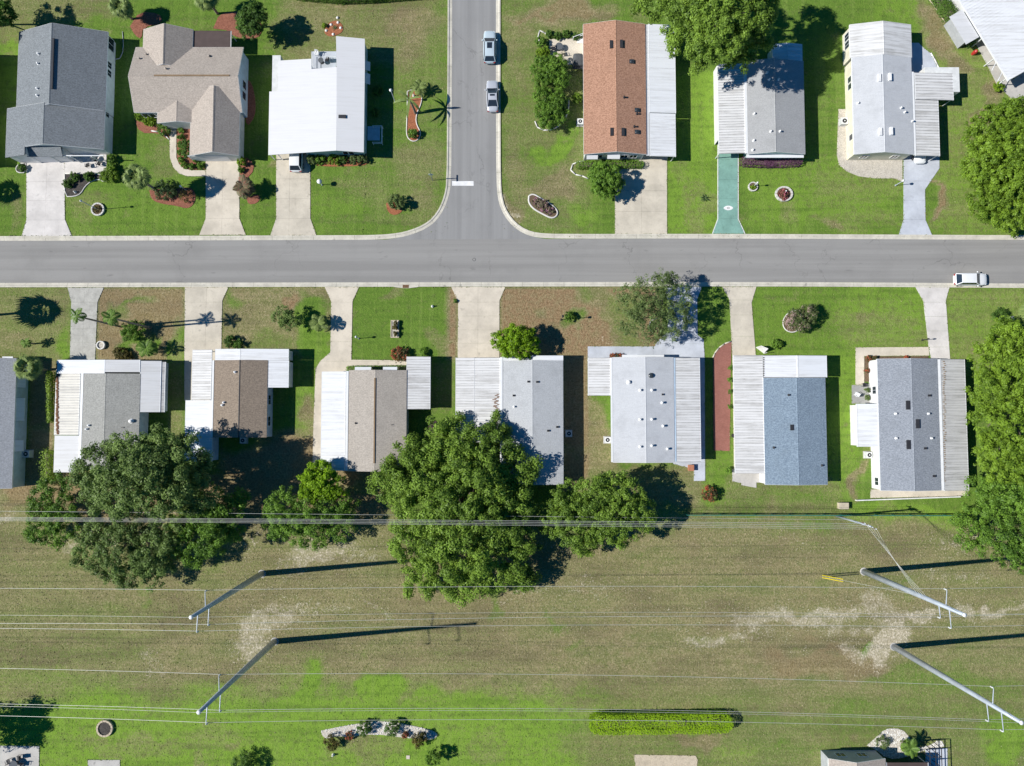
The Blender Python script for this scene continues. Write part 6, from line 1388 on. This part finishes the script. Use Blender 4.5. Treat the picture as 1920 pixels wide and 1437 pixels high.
shrub('yellow green bush next to the lanai', 1705, 1402, 15, 1.8, 'lime'); shrub('olive bush in the sandy bed behind the lanai house', 1655, 1392, 14, 1.0, 'sparse', dens=80)
o = MB(); b = W(765, 1420); o = o.box(b[0] - .25, b[0] + .25, b[1] - .25, b[1] + .25, -.03, .06).build('stepping_stone', 'drive_warm'); tag(o, 'square stepping stone on the lower lawn', 'stone')

# ------------------------------------------------------------------ outdoor furniture and small things
def chair(label, px, py, rz, mat='dark', group='patio chairs'):
    b = W(px, py); t = thing('patio_chair', label, 'chair', (*b, .07), group, rz); ORG[t.name] = (0, 0, 0)
    MB().box(-.26, .26, -.26, .26, .40, .45).build('seat', mat, t); MB().box(-.26, .26, -.30, -.25, .45, .92).build('backrest', mat, t)
    for sx in (-1, 1):
        for sy in (-1, 1): MB().box(sx * .24 - .02, sx * .24 + .02, sy * .24 - .02, sy * .24 + .02, 0, .4).build('leg', mat, t)
        MB().box(sx * .27 - .025, sx * .27 + .025, -.26, .22, .62, .66).build('armrest', mat, t)
def table(label, px, py, r=.5, h=.72, mat='glasst', group=None):
    b = W(px, py); t = thing('patio_table', label, 'table', (*b, .07), group); bb = (b[0], b[1], .07)
    MB().lathe(bb, [(.28, 0), (.28, .04), (.05, .06), (.05, h - .04)], 12).build('pedestal', 'dark', t); MB().lathe((b[0], b[1], .07 + h - .04), [(r, 0), (r, .04)], 20).build('table_top', mat, t)
M['glasst'] = m_flat('smoked_table', (.12, .13, .14), .2)
chair('left dark chair on the pale front patio', 168, 312, 0.3); chair('right dark chair on the pale front patio', 189, 309, -.4); table('small dark table under the pergola of the slate house', 180, 300, .4)
chair('white framed chair on the rear patio notch', 595, 103, 2.9, 'trim'); chair('dark chair beside the white roof notch', 615, 115, 1.2, 'dark'); table('small table on the rear patio notch', 604, 118, .4)
slab('patio', [(584, 97), (631, 97), (631, 135), (584, 135)], 'drive_blue')
table('round table on the white patio by the terracotta house', 1048, 92, .55); chair('dark chair left of the round patio table', 1037, 94, 1.6); chair('dark chair below the round patio table', 1054, 103, 0.2, 'teak')
def cover():
    b = W(1083, 118); t = thing('covered_grill', 'grey canvas covered grill between patio and fig hedge', 'grill', (*b, 0))
    m = MB(); w, l = .75, .95
    q = lambda s, z: [(b[0] + w * s * math.copysign(abs(math.cos(a)) ** .45, math.cos(a)), b[1] + l * s * math.copysign(abs(math.sin(a)) ** .45, math.sin(a)), z) for a in [i / 16 * math.tau for i in range(16)]]
    vs = q(1.0, .02) + q(1.0, .9) + q(.85, 1.1) + q(.3, 1.18); m.add(vs, [(r * 16 + i, r * 16 + (i + 1) % 16, (r + 1) * 16 + (i + 1) % 16, (r + 1) * 16 + i) for r in range(3) for i in range(16)] + [tuple(range(48, 64))]); m.build('cover', 'fabricgrey', t, True)
    MB().box(b[0] - .75, b[0] + .7, b[1] - 1.35, b[1] - .98, .75, .8).build('side_shelf', 'dark', t)
cover()
def rail():
    a = [W3(1075, 70, .9), W3(1096, 62, .9)]; t = thing('porch_steps_rail', 'white porch rail at the corner of the white patio', 'railing', (a[0][0], a[0][1], 0))
    for z in (.5, .95): MB().tube([(a[0][0], a[0][1], z), (a[1][0], a[1][1], z)], .05, 6).build('rail', 'trim', t)
    for p in a: MB().box(p[0] - .06, p[0] + .06, p[1] - .06, p[1] + .06, 0, 1.0).build('post', 'trim', t)
    a2 = W3(1088, 78, 0); MB().box(a2[0] - .5, a2[0] + .5, a2[1] - .35, a2[1] + .35, 0, .2).build('step', 'white', t)
rail()
chair('white chair on the grey side patio of blue grey house', 1603, 740, 1.0, 'trim'); chair('dark chair on the grey side patio of blue grey house', 1618, 722, 0.1, 'dark')
shrub('first potted plant on the grey side patio', 1626, 732, 5, .8, 'sparse'); shrub('second potted plant on the grey side patio', 1626, 746, 5, .8, 'sparse')
def grillset():
    for i, (x, y) in enumerate([(20, 1425), (40, 1418), (45, 1432)]): chair(['left', 'upper', 'right'][i] + ' dark chair on the bottom left patio', x, y, i * 1.3 + .4, 'dark')
    table('dark round table on the bottom left patio', 32, 1430, .6)
grillset()
def box_thing(name, label, cat, px, py, dx, dy, h, mat, lidmat=None):
    b = W(px, py); t = thing(name, label, cat, (*b, 0)); MB().box(b[0] - dx / 2, b[0] + dx / 2, b[1] - dy / 2, b[1] + dy / 2, -.03, h * .85).build('body', mat, t)
    MB().box(b[0] - dx / 2 - .03, b[0] + dx / 2 + .03, b[1] - dy / 2 - .03, b[1] + dy / 2 + .03, h * .85, h).build('lid', lidmat or mat, t)
box_thing('utility_box', 'tan utility box by the green fence', 'utility box', 1578, 948, 1.3, .85, .75, 'teak')
box_thing('planter_crate', 'terracotta crate at the rear corner of pale grey house', 'crate', 1294, 877, .7, .8, .7, 'terra', 'terra')
box_thing('storage_box', 'white storage bin beside the round clipped bush', 'box', 1890, 598, .9, .5, .6, 'white')
box_thing('meter_box', 'dark box on the carport wall of the blue roofed house', 'box', 1374, 817, .35, .5, 1.2, 'dark')
def screen():
    p = PW([(1416, 651), (1433, 651), (1432, 663), (1430, 664)]); b = W(1424, 656); t = thing('screen_panel', 'white angled screen panel beside the blue roofed house driveway', 'screen', (*b, 0))
    a, c = W(1417, 652), W(1432, 663)
    MB().add([(a[0], a[1], .0), (c[0], c[1], .0), (c[0] + .1, c[1] + .5, 1.5), (a[0] + .3, a[1] + .1, 1.3), (a[0] + .03, a[1] + .05, 0), (c[0] + .03, c[1] + .05, 0), (c[0] + .13, c[1] + .55, 1.5), (a[0] + .33, a[1] + .15, 1.3)], [(0, 1, 2, 3), (7, 6, 5, 4), (0, 4, 5, 1), (1, 5, 6, 2), (2, 6, 7, 3), (3, 7, 4, 0)]).build('panel', 'white', t)
    MB().tube([(c[0], c[1], 0), (c[0], c[1], 1.3)], .04, 6).build('post', 'trim', t)
screen()

# grass creeping over the edges of the concrete and the kerbs
def fringe():
    P = []
    lines = [q + [q[0]] for q in EDGES]
    lines += [PW([(x, (442.5 if x < 700 or x > 1020 else 0)) for x in r]) for r in (range(0, 720, 20), range(1040, 1930, 20))] + [PW([(x, 539.0 - .0006 * x) for x in range(0, 1930, 20)])]
    for q in lines:
        for i in range(len(q) - 1):
            a_, b_ = Vector(q[i]), Vector(q[i + 1]); L = (b_ - a_).length
            if L > 12 and False: continue
            for k in range(int(L * 9)):
                p = a_.lerp(b_, RNG.random()); s = math.sin(p.x * 1.7 + p.y * 2.3) + math.sin(p.x * .6 - p.y * .9)
                if s + RNG.normal() * .7 < -.2: continue
                P.append((p.x + RNG.normal() * .05, p.y + RNG.normal() * .05, .07))
    P = np.array(P); k = len(P); N = RNG.normal(size=(k, 3)) * .6 + np.array([0, 0, .6]); N /= np.linalg.norm(N, axis=1, keepdims=True)
    o = bpy.data.objects.new('edge_grass', leaf_mesh('edge_grass', P, N, .05 + .06 * RNG.random(k), np.clip(.3 + RNG.normal(size=k) * .25, 0, 1), 'tuft')); COL.objects.link(o)
    o['kind'] = 'stuff'; tag(o, 'ragged grass creeping over driveway and kerb edges', 'grass')
fringe()
def stain_disc():
    c = W(889, 487); t = thing('road_stain', 'small dark stain on the main road modelled as a disc', 'road stain', (*c, 0)); MB().lathe((*c, .005), [(.24, 0), (.24, .016), (.20, .018)], 16).build('frame', 'dark', t); MB().lathe((*c, .005), [(.19, 0), (.19, .021)], 16).build('lid', 'asph', t)  # dark stain on the asphalt, modelled as a small made-up disc
stain_disc()
